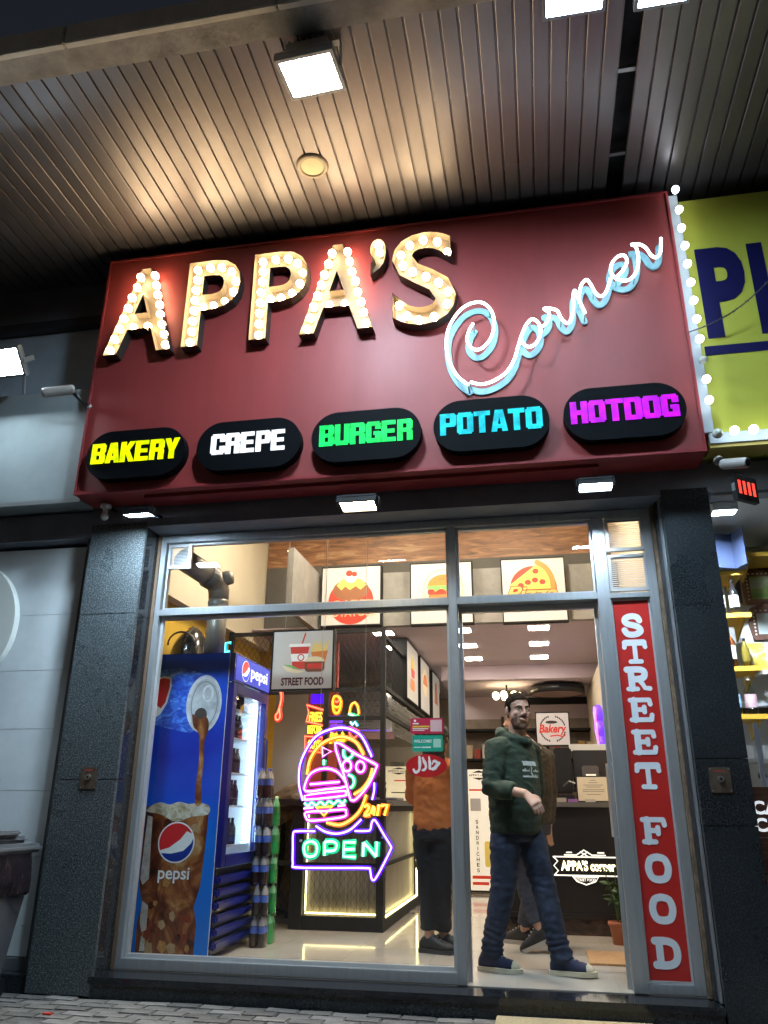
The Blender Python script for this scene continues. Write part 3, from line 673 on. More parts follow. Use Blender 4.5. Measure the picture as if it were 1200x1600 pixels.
bx('sealant_strip', -.003, .02, -.012, -.001, .0, 2.95, mat('brown_sealant_strip', (.13, .08, .05), .7), sf)
bx('rusty_trim', 3.652, 3.672, -.05, .05, .0, 2.95, mat('rusty_trim', (.16, .11, .07), .8, noi=.5, ns=14), sf); bx('dark_trim', 3.674, 3.70, -.10, .04, .0, 2.95, dkgrey, sf); bx('steel_trim', 3.690, 3.701, -.16, -.101, .0, 2.95, alu, sf)
bx('back_infill', 3.652, 3.70, .051, .12, .0, 2.95, dkgrey, sf)
def vent(x0, x1, z0, z1, n, y=.02, fl=.02):
    v = thing('vent_tmp', None, None) if False else None
    o = MB().box(x0-.02, x1+.02, y-.012, y+.02, z0-.02, z0).box(x0-.02, x1+.02, y-.012, y+.02, z1, z1+.02).box(x0-.02, x0, y-.012, y+.02, z0, z1).box(x1, x1+.02, y-.012, y+.02, z0, z1)
    o = o.build('vent_frame', alu_lt, sf)
    me = None
    for k in range(n):
        zc = z0+(k+.5)*(z1-z0)/n; h = (z1-z0)/n
        b = MB().add([(x0, y-.008, -h*.34), (x1, y-.008, -h*.34), (x1, y+.012, h*.30), (x0, y+.012, h*.30), (x0, y-.008, -h*.34+.003), (x1, y-.008, -h*.34+.003), (x1, y+.012, h*.30+.003), (x0, y+.012, h*.30+.003)],
                     [(0, 1, 2, 3), (4, 7, 6, 5), (0, 4, 5, 1), (1, 5, 6, 2), (2, 6, 7, 3), (3, 7, 4, 0)])
        if me is None: s_ = b.build('louvre', alu_lt, o); me = s_.data
        else: s_ = link('louvre', me, o)
        s_.location = (0, 0, zc)
vent(3.362, 3.578, 2.672, 2.872, 15); vent(3.362, 3.578, 2.388, 2.606, 15)
vent(.085, .235, 2.715, 2.865, 13, .045)
rp = thing('lettered_panel', 'tall narrow red panel with white letters reading STREET FOOD downwards', 'sign', (3.46, .035, .05))
bx('red_face', 3.3495, 3.5775, .036, .048, .064, 2.304, mat('signal_red_film', (.50, .022, .018), .35, coat=.2, noi=.05), rp)
RB = PY(.0358); wl = mat('white_vinyl_letter', (.72, .76, .80), .45)
slab = {
 'T': [[(.1, .93), (.9, .93)], [(.5, .93), (.5, .07)], [(.27, .06), (.73, .06)], [(.08, .93), (.05, .72)], [(.92, .93), (.95, .72)]],
 'E': [[(.22, .93), (.22, .07)], [(.06, .93), (.86, .93)], [(.06, .07), (.88, .07)], [(.22, .51), (.62, .51)], [(.87, .93), (.90, .74)], [(.89, .07), (.93, .27)], [(.63, .62), (.63, .40)]],
 'F': [[(.24, .93), (.24, .07)], [(.06, .93), (.88, .93)], [(.06, .06), (.52, .06)], [(.24, .50), (.64, .50)], [(.89, .93), (.93, .72)], [(.65, .62), (.65, .38)]],
 'R': [[(.22, .93), (.22, .07)], [(.05, .93), (.55, .93), (.76, .86), (.80, .71), (.72, .56), (.50, .50), (.22, .50)], [(.05, .06), (.44, .06)], [(.50, .50), (.66, .30), (.76, .10), (.97, .07)]],
 'D': [[(.22, .93), (.22, .07)], [(.05, .93), (.52, .93), (.80, .80), (.88, .50), (.80, .20), (.52, .07), (.05, .07)]],
 'O': [[(.5, .93), (.22, .84), (.11, .5), (.22, .16), (.5, .07), (.78, .16), (.89, .5), (.78, .84), (.5, .93)]],
 'S': [[(.82, .72), (.74, .87), (.5, .93), (.25, .86), (.18, .70), (.30, .57), (.55, .50), (.76, .40), (.84, .24), (.70, .11), (.48, .06), (.25, .11), (.14, .28)]]}
def slab_letter(mb, P, ch, a0, b0, w, h, d1, sw=.2):
    for i, stk in enumerate(slab[ch]):
        pp = [(a0+u*w, b0+v*h) for u, v in stk]
        if len(stk) > 4: pp = [tuple(q) for q in catmull(pp, 4)]
        k = sw if i == 0 or len(stk) > 4 else sw*.72
        mb.ribbon(P, pp, k*w, .0, d1+.0006*i)
for ch, zc in zip('STREETFOOD', (2.136, 1.958, 1.781, 1.585, 1.385, 1.181, .865, .655, .436, .205)):
    m = MB(); slab_letter(m, RB, ch, 3.389, zc-.072, .146, .144, .002, .28); m.build('white_letter', wl, rp)
# door leaf swung open into the shop
dr = thing('glass_door', 'aluminium glass door swung open against the right side inside', 'door', (3.22, .15, 0))
for a in ((.16, .21, .01, 2.25), (1.0, 1.05, .01, 2.25), (.211, .999, .01, .09), (.211, .999, 2.19, 2.25)): bx('door_rail', 3.335, 3.375, a[0], a[1], a[2], a[3], alu, dr)
bx('door_pane', 3.352, 3.358, .212, .998, .091, 2.189, glass, dr)
MB().tube([(3.334, .96, .80), (3.29, .96, .80), (3.29, .96, 1.30), (3.334, .96, 1.30)], .012, 10).build('pull_handle', alu_lt, dr)
# stickers on the pane
def sticker(label, name, cat): return thing(name, label, cat, (2.06, .06, 1.3))
PG = PY(.0595)
s1 = sticker('small crimson sticker, topmost on the window pane', 'crimson_sticker', 'sticker')
MB().plate(PG, bez_round(1.954, 2.179, 1.452, 1.554, .012), 0, .001).build('film', mat('crimson_film', (.42, .02, .06), .4), s1)
wv = mat('white_print', (.72, .72, .72), .5)
t = MB().ell(PG, 1.985, 1.537, .008, .008, .001, .0016, 12).rect(PG, 1.97, 2.01, 1.514, 1.522, .001, .0016).rect(PG, 1.968, 2.075, 1.482, 1.487, .001, .0016).rect(PG, 1.968, 2.05, 1.472, 1.477, .001, .0016); t.build('print', wv, s1)
t = MB().rect(PG, 1.968, 2.085, 1.493, 1.504, .001, .0016); t.build('yellow_print', mat('yellow_print', (.6, .42, .05), .5), s1)
MB().rect(PG, 2.09, 2.168, 1.466, 1.542, .001, .0016).build('blank_square', mat('pale_pink_print', (.6, .4, .42), .5), s1)
s2 = sticker('small green sticker reading WELCOME in the middle of the pane stickers', 'green_sticker', 'sticker')
MB().plate(PG, bez_round(1.967, 2.173, 1.337, 1.441, .012), 0, .001).build('film', mat('green_film', (.01, .30, .20), .4), s2)
t = MB(); text(t, PG, 'WELCOME!', 1.977, 2.097, 1.394, 1.414, .001, .0016, .02); t.rect(PG, 1.977, 2.025, 1.362, 1.367, .001, .0016); t.rect(PG, 2.03, 2.092, 1.36, 1.368, .001, .0016)
t.build('print', wv, s2); MB().plate(PG, bez_round(2.108, 2.16, 1.362, 1.418, .006), .001, .0016).build('blank_square', mat('pale_green_print', (.35, .6, .5), .5), s2)
s3 = sticker('red oval sticker with white Arabic lettering, lowest on the window pane', 'oval_sticker', 'sticker')
MB().ell(PG, 2.06, 1.247, .137, .073, 0, .001, 40).build('film', mat('red_film', (.48, .016, .02), .35), s3)
t = MB()
def hpx(a, b): return (2.06+(a-658)*.000427, 1.247-(b-160)*.000427)
for i, (stk, w) in enumerate((([(548, 30), (552, 90), (553, 170), (540, 225), (505, 255), (470, 245), (455, 205)], [.016, .021, .017, .016, .02, .016, .007]),
                              ([(602, 45), (620, 90), (645, 140), (650, 180), (630, 215), (590, 228)], [.016, .022, .017, .015, .016, .008]),
                              ([(700, 30), (708, 90), (712, 150), (708, 200)], [.012, .02, .017, .015]),
                              ([(706, 205), (750, 208), (790, 195), (812, 165), (845, 135), (862, 105)], [.012, .02, .022, .02, .02, .006]),
                              ([(750, 135), (768, 100), (800, 92), (830, 120), (850, 140)], [.008, .018, .018, .018, .012]))):
    t.ribbon(PG, catmull([hpx(*q) for q in stk], 4), [w[min(int(k/4), len(w)-1)] for k in range((len(stk)-1)*4+1)], .001, .0016+.0003*i)
t.build('lettering', wv, s3)

# ------------------------------------------------------------------ inside the shop: shell
fl = thing('shop_floor', 'glossy beige tiled shop floor', None, (1.7, 3, 0)); fl['kind'] = 'structure'
bx('floor_bed', -.3, 3.75, .001, 8.3, -.05, -.003, grout, fl)
tb_ = MB().box(-.299, .299, -.299, .299, -.02, 0, .0015); tme = None
for i in range(7):
    for j in range(14):
        if tme is None: o = tb_.build('floor_tile', tile, fl); tme = o.data
        else: o = link('floor_tile', tme, fl)
        o.location = (-.12+i*.6, .302+j*.6, 0)
struct('shop_walls', MB().box(-.5, -.25, .11, 8.3, -.05, 4.2).box(3.66, 3.74, .13, 8.3, -.05, 4.2).box(-.5, 4.0, 8.3, 8.5, -.05, 4.2), cream)
struct('upper_ceiling', MB().box(-.5, 3.99, .36, 3.2, 4.2, 4.3).box(-.5, 3.99, .352, .359, 3.1, 4.2), cream)
struct('left_wall_lining', MB().box(-.249, -.20, .12, 2.99, -.0, 2.60), yellow)
struct('left_bulkhead', MB().box(-.249, -.10, .12, 2.99, 2.601, 4.19), cream)
bwl = thing('striped_back_wall', 'mustard, grey and red striped wall behind the fridge', 'wall', (.2, 3.05, 0))
bx('mustard_stripe', -.249, .0, 3.0, 3.08, 0, 2.7, yellow, bwl); bx('grey_stripe', .001, .375, 3.0, 3.08, 0, 2.7, greyw, bwl); bx('red_stripe', .376, .69, 3.0, 3.08, 0, 2.7, redw, bwl)
bh = thing('bulkhead', 'grey cement board bulkhead carrying the food lightboxes', 'bulkhead', (2, 2.35, 2.7))
bx('front_board', .60, 3.655, 2.31, 2.40, 2.70, 3.255, cemb, bh); bx('side_board', .60, .66, 1.35, 2.309, 2.66, 3.26, cemb, bh)
bx('cove_led', .67, 3.65, 2.41, 2.43, 3.235, 3.25, led_cove, bh); bx('cove_led', .58, .592, 1.4, 2.39, 3.24, 3.252, led_cove, bh)
struct('mural_wall', MB().box(-.09, 3.655, 2.75, 2.85, 3.50, 4.19), mural)
struct('mural_base', MB().box(-.09, 3.655, 2.742, 2.85, 2.725, 3.499), mat('dark_grey_wall', (.08, .075, .07), .7, noi=.1))
struct('shop_ceiling', MB().box(-.249, 3.655, 2.405, 4.95, 2.722, 2.735).box(-.249, 1.6, 4.951, 8.29, 2.722, 2.735), ceilw)
struct('ceiling_step', MB().box(1.601, 3.655, 4.95, 5.0, 2.54, 2.72).box(1.601, 3.655, 5.001, 8.29, 2.53, 2.539), ceilw)
def panel_light(x, y, z, s=.15, lab='', m=None):
    t = thing('ceiling_panel_light', lab, 'ceiling light', (x, y, z), 'square panel lights in the shop ceiling')
    MB().box(x-s-.012, x+s+.012, y-s-.012, y+s+.012, z-.006, z-.0005).build('frame', whitepl, t)
    MB().box(x-s, x+s, y-s, y+s, z-.010, z-.0065).build('diffuser', m or panel_l, t)
    return t
rowl = {0: 'left', 1: 'middle', 2: 'right'}
nth = ['nearest to the street', 'second from the street', 'third from the street', 'deepest in the shop']
for ix, xx in enumerate((1.25, 2.07, 2.87)):
    for iy, yy in enumerate((2.72, 3.55, 4.4)):
        panel_light(xx, yy, 2.722, .10, 'small square panel light in the %s row of the shop ceiling, %s' % (rowl[ix], nth[iy]))
panel_light(2.94, 6.9, 2.53, .13, 'panel light of the low rear ceiling above the bakery lightbox')
panel_light(1.30, 5.9, 2.722, .13, 'panel light of the rear ceiling above the pane stickers')
panel_light(1.2, 1.0, 4.2, .2, 'added panel light in the high front ceiling, left, unseen from the street', emat('added_front_panel_glow', (1.0, .85, .66), 165))  # unseen lamp pair, added to brighten the front of the shop
panel_light(2.6, 1.0, 4.2, .2, 'added panel light in the high front ceiling, right, unseen from the street', emat('added_front_panel_glow', (1.0, .85, .66), 165))
rg = thing('ring_pendant', 'round black pendant drum under the low rear ceiling', 'pendant lamp', (3.08, 5.3, 2.4))
MB().lathe([(.34, 0), (.36, .0), (.36, .10), (.34, .10)], 3.08, 5.45, 2.40, 40, False).build('drum_rim', blackpl, rg, True)
MB().lathe([(.339, 0), (0, -.001)], 3.08, 5.45, 2.405, 40, False).build('drum_base', mat('dusky_pink_fabric', (.32, .22, .22), .8), rg)
ch_ = thing('chandelier', 'chandelier of warm globe bulbs behind the man in the green hoodie', 'chandelier', (2.42, 5.4, 2.3))
MB().tube([(2.42, 5.4, 2.53), (2.42, 5.4, 2.40)], .012, 8).build('stem', blackmt, ch_)
for k in range(7):
    a = 2*pi*k/7; p = (2.42+.16*cos(a), 5.4+.16*sin(a), 2.42)
    MB().tube([(2.42, 5.4, 2.44), p], .008, 6).build('arm', blackmt, ch_)
    g = bmesh.new(); bmesh.ops.create_icosphere(g, subdivisions=2, radius=.045); MB().bm(g, Matrix.Translation((p[0], p[1], p[2]-.03))).build('globe', emat('warm_globe', (1, .78, .45), 12), ch_, True)
ac = thing('air_grille', 'long slotted air grille on the rear wall above the till', 'vent', (3.1, 6.5, 2.4))
bx('grille_back', 2.45, 3.60, 6.50, 6.54, 2.40, 2.50, blackpl, ac)
for k in range(6): bx('grille_slat', 2.45, 3.60, 6.47, 6.499, 2.405+.016*k, 2.412+.016*k, blackmt, ac)
struct('right_wall_lining', MB().box(3.515, 3.659, 3.3, 6.4, 0, 2.52), cream)
struct('rear_soffit', MB().box(1.602, 3.655, 6.541, 6.7, 2.20, 2.529), ceilw)

# lightboxes
def lightbox(label, P, a0, a1, b0, b1, dep, parent=None, depth_case=.09, fr=.012):
    c = P((a0+a1)/2, b0, 0); t = thing('lightbox', label, 'lightbox', c, 'white food lightboxes')
    MB().rect(P, a0, a1, b0, b1, -depth_case, 0).build('case', blackmt, t)
    f = MB().rect(P, a0, a1, b0, b0+fr, .0005, .008).rect(P, a0, a1, b1-fr, b1, .0005, .008).rect(P, a0, a0+fr, b0+fr, b1-fr, .0005, .008).rect(P, a1-fr, a1, b0+fr, b1-fr, .0005, .008)
    f.build('frame', blackmt, t)
    MB().rect(P, a0+fr, a1-fr, b0+fr, b1-fr, .0005, .005).build('lit_face', box_face, t)
    return t
def pm(name, c, e=.28): return emat('backlit_'+name, c, e, c)
p_red = pm('red', (.62, .045, .025)); p_org = pm('orange', (.70, .22, .05)); p_brn = pm('brown', (.20, .07, .03)); p_yel = pm('yellow', (.80, .58, .12)); p_grn = pm('green', (.18, .42, .12)); p_blk = pm('black', (.03, .02, .02), .1); p_wht = pm('white', (.85, .80, .74), .34); p_dkr = pm('dark_red', (.30, .02, .02))
p_gold = pm('gold', (.60, .42, .12)); p_cre = pm('cream', (.80, .66, .42))
def dome(P, cx, cz, ra, rb, d0, d1, n=20): return MB().plate(P, [(cx+ra*cos(pi*k/n), cz+rb*sin(pi*k/n)) for k in range(n+1)], d0, d1)
PB = PY(2.215)
lb = lightbox('lightbox with a loaded baked potato on a red disc, left on the bulkhead', PB, .695, 1.325, 2.69, 3.315, 0)
cx, cz = 1.01, 3.0
MB().ell(PB, cx, cz-.06, .235, .235, .005, .007, 36).build('red_disc', p_red, lb)
MB().ell(PB, cx, cz+.06, .19, .115, .0075, .010, 30).build('potato', pm('potato_brown', (.26, .10, .045)), lb)
MB().plate(PB, [(cx-.15, cz+.11), (cx-.10, cz+.06), (cx-.06, cz+.10), (cx-.01, cz+.06), (cx+.05, cz+.10), (cx+.10, cz+.06), (cx+.16, cz+.11), (cx+.10, cz+.17), (cx, cz+.19), (cx-.10, cz+.17)], .0105, .013).build('melted_cheese', p_yel, lb)
MB().ell(PB, cx+.0, cz+.185, .06, .05, .0135, .015, 20).build('cream_dollop', p_wht, lb)
MB().ell(PB, cx-.02, cz+.235, .035, .032, .0155, .017, 18).ell(PB, cx+.035, cz+.225, .028, .026, .0155, .0168, 18).build('tomato', p_red, lb)
t = MB(); text(t, PB, 'LOADED', cx-.25, cx+.25, cz-.115, cz-.045, .011, .013, .03); text(t, PB, 'POTATOES', cx-.25, cx+.25, cz-.215, cz-.145, .011, .013, .03); t.build('lettering', pm('cream_letter', (.72, .50, .30)), lb)
lb = lightbox('lightbox with a burger in a ring, middle of the bulkhead', PB, 1.62, 2.25, 2.675, 3.31, 0)
cx, cz = 1.955, 3.035
ring(PB, cx, cz, .20, .20, .006, .005, .007).build('ring_line', p_grn, lb)
dome(PB, cx, cz+.03, .155, .115, .0075, .010).build('bun_top', p_org, lb)
MB().plate(PB, [(cx-.165, cz+.03), (cx+.165, cz+.03), (cx+.15, cz), (cx+.06, cz+.01), (cx+.03, cz-.03), (cx-.02, cz+.005), (cx-.08, cz-.035), (cx-.10, cz), (cx-.16, cz)], .0105, .013).build('lettuce', p_grn, lb)
MB().plate(PB, bez_round(cx-.155, cx+.155, cz-.06, cz-.005, .02), .0075, .0095).build('patty', p_red, lb); MB().plate(PB, bez_round(cx-.15, cx+.15, cz-.115, cz-.063, .025), .0075, .0095).build('bun_base', p_org, lb)
sd = MB()
for k in range(14): sd.ell(PB, cx+random.uniform(-.10, .10), cz+.06+random.uniform(0, .05), .006, .0035, .0105, .0115, 8)
sd.build('sesame', p_brn, lb)
t = MB(); text(t, PB, 'STREET FOOD', cx-.25, cx+.25, cz-.215, cz-.155, .0075, .009, .03); t.build('lettering', p_blk, lb)
lb = lightbox('lightbox with a pizza slice on a red disc, right on the bulkhead', PB, 2.53, 3.155, 2.665, 3.31, 0)
cx, cz = 2.84, 3.0
MB().ell(PB, cx, cz-.0, .225, .225, .005, .007, 36).build('red_disc', p_red, lb)
MB().plate(PB, [(cx-.24, cz+.03), (cx+.03, cz+.23), (cx+.10, cz+.25), (cx+.19, cz+.06), (cx+.18, cz-.01), (cx-.05, cz-.01)], .0075, .010).build('slice', p_yel, lb)
MB().ribbon(PB, catmull([(cx+.05, cz+.26), (cx+.13, cz+.20), (cx+.18, cz+.10), (cx+.19, cz+.0)], 5), .05, .0105, .014).build('crust', p_org, lb)
t = MB()
for a, b in ((.03, .17), (-.05, .06), (.09, .06), (-.12, .03), (.02, .08)): t.ell(PB, cx+a, cz+b, .03, .026, .0105, .012, 16)
t.build('pepperoni', p_red, lb)
t = MB()
for a, b in ((-.02, .11), (.06, .12), (-.09, .05), (.06, .02), (-.03, .03), (.10, .15)): t.ell(PB, cx+a, cz+b, .014, .006, .0105, .0115, 8)
t.build('herbs', p_grn, lb)
t = MB(); text(t, PB, 'Pizza', cx-.285, cx+.235, cz-.13, cz+.03, .0145, .0175, .045, .35); t.build('lettering_shadow', p_brn, lb)
t = MB(); text(t, PB, 'Pizza', cx-.275, cx+.225, cz-.12, cz+.02, .018, .020, .02, .35); t.build('lettering', p_gold, lb)
for k, (y0, y1, kind) in enumerate(((2.98, 3.80, 0), (4.0, 4.80, 1), (5.1, 5.85, 2))):
    PXX = PX(1.455)
    lb = lightbox('lightbox edge on in the row along the counter, %s' % ('nearest to the street', 'middle one', 'farthest one')[k], PXX, y0, y1, 2.07, 2.70, 0, None, .16)
    cy_, cz = (y0+y1)/2, 2.40
    if kind == 0:
        t = MB()
        for q in range(7): t.rect(PXX, cy_-.12+.035*q, cy_-.10+.035*q, cz+.02, cz+.14+.03*(q % 3), .005, .008)
        t.build('fries', p_yel, lb); MB().plate(PXX, [(cy_-.13, cz+.03), (cy_+.13, cz+.03), (cy_+.09, cz-.06), (cy_-.09, cz-.06)], .009, .011).build('fries_bag', p_red, lb); MB().plate(PXX, bez_round(cy_-.16, cy_+.14, cz-.20, cz-.08, .05), .005, .008).build('wrap', p_org, lb)
    elif kind == 1:
        MB().ell(PXX, cy_, cz+.03, .22, .17, .005, .007).build('plate_print', p_cre, lb); dome(PXX, cy_, cz, .17, .13, .0075, .010).build('sandwich', p_org, lb)
    else: MB().plate(PXX, [(cy_-.16, cz-.1), (cy_+.16, cz-.1), (cy_+.06, cz+.18), (cy_-.06, cz+.18)], .005, .008).build('kebab', pm('kebab_red', (.5, .16, .09)), lb)
PF = PY(.62)
lb = lightbox('hanging white lightbox reading STREET FOOD with a cup, fries and burger', PF, .752, 1.262, 1.835, 2.312, 0, None, .07)
lb['group'] = 'white food lightboxes'
cx, cz = 1.0, 2.1
MB().plate(PF, [(cx-.095, cz+.075), (cx+.06, cz+.075), (cx+.035, cz-.10), (cx-.07, cz-.10)], .005, .0075).build('cup', p_red, lb)
MB().plate(PF, bez_round(cx-.105, cx+.07, cz+.076, cz+.10, .01), .005, .0085).build('cup_lid', p_wht, lb); MB().ribbon(PF, [(cx-.0, cz+.10), (cx+.025, cz+.18)], .012, .005, .007).build('straw', p_red, lb)
MB().plate(PF, [(cx-.09, cz+.02), (cx+.055, cz+.02), (cx+.045, cz-.04), (cx-.08, cz-.04)], .0078, .0088).build('cup_band', p_wht, lb); ring(PF, cx-.005, cz-.01, .028, .028, .008, .009, .010, 24).build('cup_ring', p_red, lb)
t = MB()
for q in range(8): t.ribbon(PF, [(cx+.10+.012*q, cz-.0), (cx+.075+.02*q, cz+.09+.012*((q*5) % 3))], .010, .005, .0065+.0003*q)
t.build('fries', p_yel, lb); MB().plate(PF, [(cx+.075, cz+.03), (cx+.215, cz+.04), (cx+.19, cz-.06), (cx+.11, cz-.06)], .0095, .011).build('fries_bag', p_org, lb)
MB().plate(PF, bez_round(cx+.03, cx+.19, cz-.125, cz-.03, .03), .0115, .013).build('burger', p_brn, lb); MB().plate(PF, bez_round(cx+.05, cx+.17, cz-.10, cz-.06, .015), .0135, .0145).build('burger_patty', p_red, lb); dome(PF, cx+.11, cz-.045, .08, .04, .0135, .015).build('burger_bun', p_cre, lb)
MB().plate(PF, [(cx-.16, cz-.07), (cx-.06, cz-.10), (cx+.03, cz-.12), (cx-.02, cz-.135), (cx-.11, cz-.12)], .0115, .013).build('wrap', p_cre, lb); MB().plate(PF, [(cx-.15, cz-.062), (cx-.08, cz-.07), (cx-.0, cz-.105), (cx-.05, cz-.10)], .0092, .0110).build('wrap_salad', p_grn, lb)
t = MB(); text(t, PF, 'STREET FOOD', .84, 1.185, 1.873, 1.935, .005, .0065, .035); t.build('lettering', pm('maroon', (.10, .012, .02), .2), lb)
MB().tube([(.84, .66, 2.312), (.84, .66, 4.19)], .003, 5).build('hanging_cable', mat('steel_cable', (.5, .5, .5), .4, .8), lb); MB().tube([(1.17, .66, 2.312), (1.17, .66, 4.19)], .003, 5).build('hanging_cable', mat('steel_cable', (.5, .5, .5)), lb)
PK = PY(4.4)
lb = lightbox('lightbox reading Bakery in red script inside a dark ring, behind the man', PK, 2.775, 3.172, 1.672, 2.06, 0)
cx, cz = 2.972, 1.867
for k in range(40):
    if k % 20 in (0, 1, 19, 10, 9, 11): continue
    a = 2*pi*k/40
    MB().ell(PK, cx+.145*cos(a), cz+.145*sin(a), .009, .012, .005, .0065, 8).build('ring_dash', p_blk, lb)
MB().ell(PK, cx-.01, cz+.075, .07, .018, .005, .007, 16).build('loaf_print', p_blk, lb)
t = MB(); text(t, PK, 'Bakery', cx-.16, cx+.16, cz-.075, cz+.05, .0072, .009, .03, .25); t.build('lettering', p_red, lb)
MB().ribbon(PK, catmull([(cx-.03, cz-.085), (cx+.05, cz-.075), (cx+.11, cz-.09), (cx+.14, cz-.07)], 4), .014, .005, .007).build('flourish', p_red, lb)

# ------------------------------------------------------------------ neon signs
def neon(parent, P, path, core, body, r=.0058, closed=False, sm=5, z=.03, fat=2.7):
    p = catmull(path, sm, closed) if sm else [Vector(q) for q in path]
    b = MB().tube([P(q.x, q.y, z) for q in p], r*fat, 8, closed).build('neon_halo_flex', body, parent, True)  # flex side; its width and glow also stand in for the halo
    MB().tube([P(q.x, q.y, z+r*fat*.92) for q in p], r, 8, closed).build('neon_core', core, b, True)
def nm(n, c, s=1.0): return emat('neon_'+n, c, s)
n_pink = nm('pink', (1.0, .42, .95), 3.2); n_blueb = nm('blue_halo_body', (.08, .0, 1.0), 1.5); n_magb = nm('magenta_halo_body', (.75, .02, .75), .8)
n_org = nm('orange', (1.0, .62, .08), 2.6); n_orgb = nm('orange_halo_body', (1.0, .22, .0), .9); n_grn = nm('green', (.45, 1.0, .70), 2.4); n_grnb = nm('green_halo_body', (.0, .75, .28), .7)
n_red = nm('red', (1.0, .25, .12), 2.0); n_redb = nm('red_halo_body', (1.0, .03, .02), .9); n_yel = nm('yellow', (1.0, .85, .05), 1.7); n_yelb = nm('yellow_halo_body', (.9, .55, 0), .7); n_cyan = nm('cyan', (.2, .9, 1.0), 2.0); n_cyb = nm('cyan_halo_body', (.0, .5, .7), .7)
on = thing('open_neon_sign', 'neon sign in the window, burger and pizza above an arrow reading OPEN', 'neon sign', (1.47, .1, .55))
def opx(q):
    a, b = q; return (.831+.0012805*a+7.49e-5*b-9.3e-8*a*b, 1.8181-2.58e-5*a-.001126*b+4.4e-8*a*b)
PO = PY(.13)
def on_n(pts, core, body, closed=False, sm=5, r=.0056): neon(on, PO, [opx(q) for q in pts], core, body, r, closed, sm)
bk = [(255, 720), (228, 600), (250, 440), (330, 320), (480, 255), (610, 300), (700, 470), (712, 520), (690, 640), (660, 720), (760, 695), (775, 760), (740, 830), (745, 880), (790, 965), (730, 1090), (690, 1165), (650, 1160), (632, 1100), (215, 1095), (190, 1070), (192, 880), (215, 855), (320, 845), (265, 820)]
MB().plate(PO, [tuple(q) for q in catmull([opx(q) for q in bk], 3, True)], -.004, .001).build('acrylic_back', acry, on)
on_n([(270, 705), (247, 600), (262, 470), (345, 330), (480, 277), (590, 315), (648, 420), (660, 452)], n_pink, n_blueb)
on_n([(675, 602), (674, 650), (663, 700)], n_pink, n_blueb); on_n([(345, 848), (400, 880), (470, 890), (540, 868), (602, 812)], n_pink, n_blueb)
on_n([(293, 555), (312, 465), (362, 388), (430, 345), (500, 332), (572, 365), (615, 440)], n_org, n_orgb); on_n([(630, 672), (600, 752), (550, 808), (480, 842), (405, 828)], n_org, n_orgb)
on_n([(455, 368), (570, 434), (680, 495), (684, 520), (640, 618), (575, 695), (548, 702), (536, 680), (500, 540)], n_pink, n_magb, True, 3)
on_n([(665, 518), (645, 585), (605, 640), (560, 670)], n_org, n_orgb); on_n([(502, 408), (503, 445), (525, 464), (548, 448), (553, 432)], n_grn, n_grnb)
for cx, cz in ((522, 505), (597, 510)): on_n([(cx+24*cos(k*pi/6), cz+32*sin(k*pi/6)) for k in range(12)], n_pink, n_magb, True, 2)
on_n([(528, 556), (553, 570), (561, 598), (553, 622), (540, 632)], n_grn, n_grnb); on_n([(381, 394), (432, 419), (383, 450)], n_pink, n_magb, True, 0); on_n([(390, 468), (390, 500)], n_grn, n_grnb, False, 0)
on_n([(286, 652), (288, 598), (320, 545), (390, 520), (460, 536), (503, 582), (512, 625), (400, 640)], n_pink, n_magb, True, 3)
on_n([(310, 612), (480, 598)], n_pink, n_magb, False, 0); on_n([(300, 672), (500, 650), (514, 662), (505, 677), (300, 699), (282, 690)], n_pink, n_magb, True, 3)
on_n([(278, 718), (300, 735), (320, 715), (345, 732), (370, 712), (395, 730), (420, 708), (445, 725), (470, 704), (495, 720), (513, 700)], n_grn, n_grnb, False, 3)
on_n([(275, 750), (330, 744)], n_pink, n_magb, False, 0); on_n([(470, 736), (512, 731)], n_pink, n_magb, False, 0); on_n([(345, 745), (440, 738), (390, 790)], n_org, n_orgb, True, 0)
on_n([(290, 770), (400, 764), (505, 755), (516, 770), (508, 795), (400, 812), (310, 818), (288, 800)], n_pink, n_magb, True, 3)
on_n([(340, 877), (235, 877), (214, 890), (212, 970), (212, 1055), (228, 1074), (430, 1077), (635, 1078), (652, 1090), (658, 1128), (670, 1143), (690, 1122), (730, 1050), (767, 975), (765, 955), (725, 890), (690, 830), (672, 813), (660, 832), (655, 862), (640, 875), (565, 875)], n_pink, n_blueb, False, 3, .0052)
for g in ([(314, 932), (285, 945), (277, 975), (288, 1008), (314, 1016), (342, 1006), (353, 972), (343, 944), (318, 932)], [(395, 1010), (397, 935)], [(397, 935), (440, 933), (463, 948), (458, 975), (440, 984), (400, 985)], [(570, 938), (506, 938), (503, 1015), (570, 1018)], [(505, 977), (565, 975)], [(613, 1015), (617, 938)], [(617, 938), (686, 1015)], [(686, 1015), (690, 935)]):
    on_n(g, n_grn, n_grnb, False, 4 if len(g) > 4 else 0, .0075)
for g in ([(620, 742), (632, 732), (645, 740), (640, 760), (620, 788), (650, 784)], [(680, 775), (655, 775), (672, 735)], [(676, 745), (674, 788)], [(702, 728), (692, 790)], [(712, 735), (748, 730), (732, 788)]): on_n(g, n_org, n_orgb, False, 3 if len(g) > 3 else 0, .0065)
for q in ((250, 930), (715, 912)):
    a, b = opx(q); MB().tube([PO(a, b, 0), PO(a, b, .02)], .008, 8).build('standoff', whitepl, on)
for xx in (1.30, 1.62): MB().tube([(xx, .135, 1.50 if xx > 1.5 else 1.46), (xx, .135, 2.9)], .0018, 5).build('hanging_wire', mat('steel_cable', (.5, .5, .5)), on)
PR = PY(2.22)
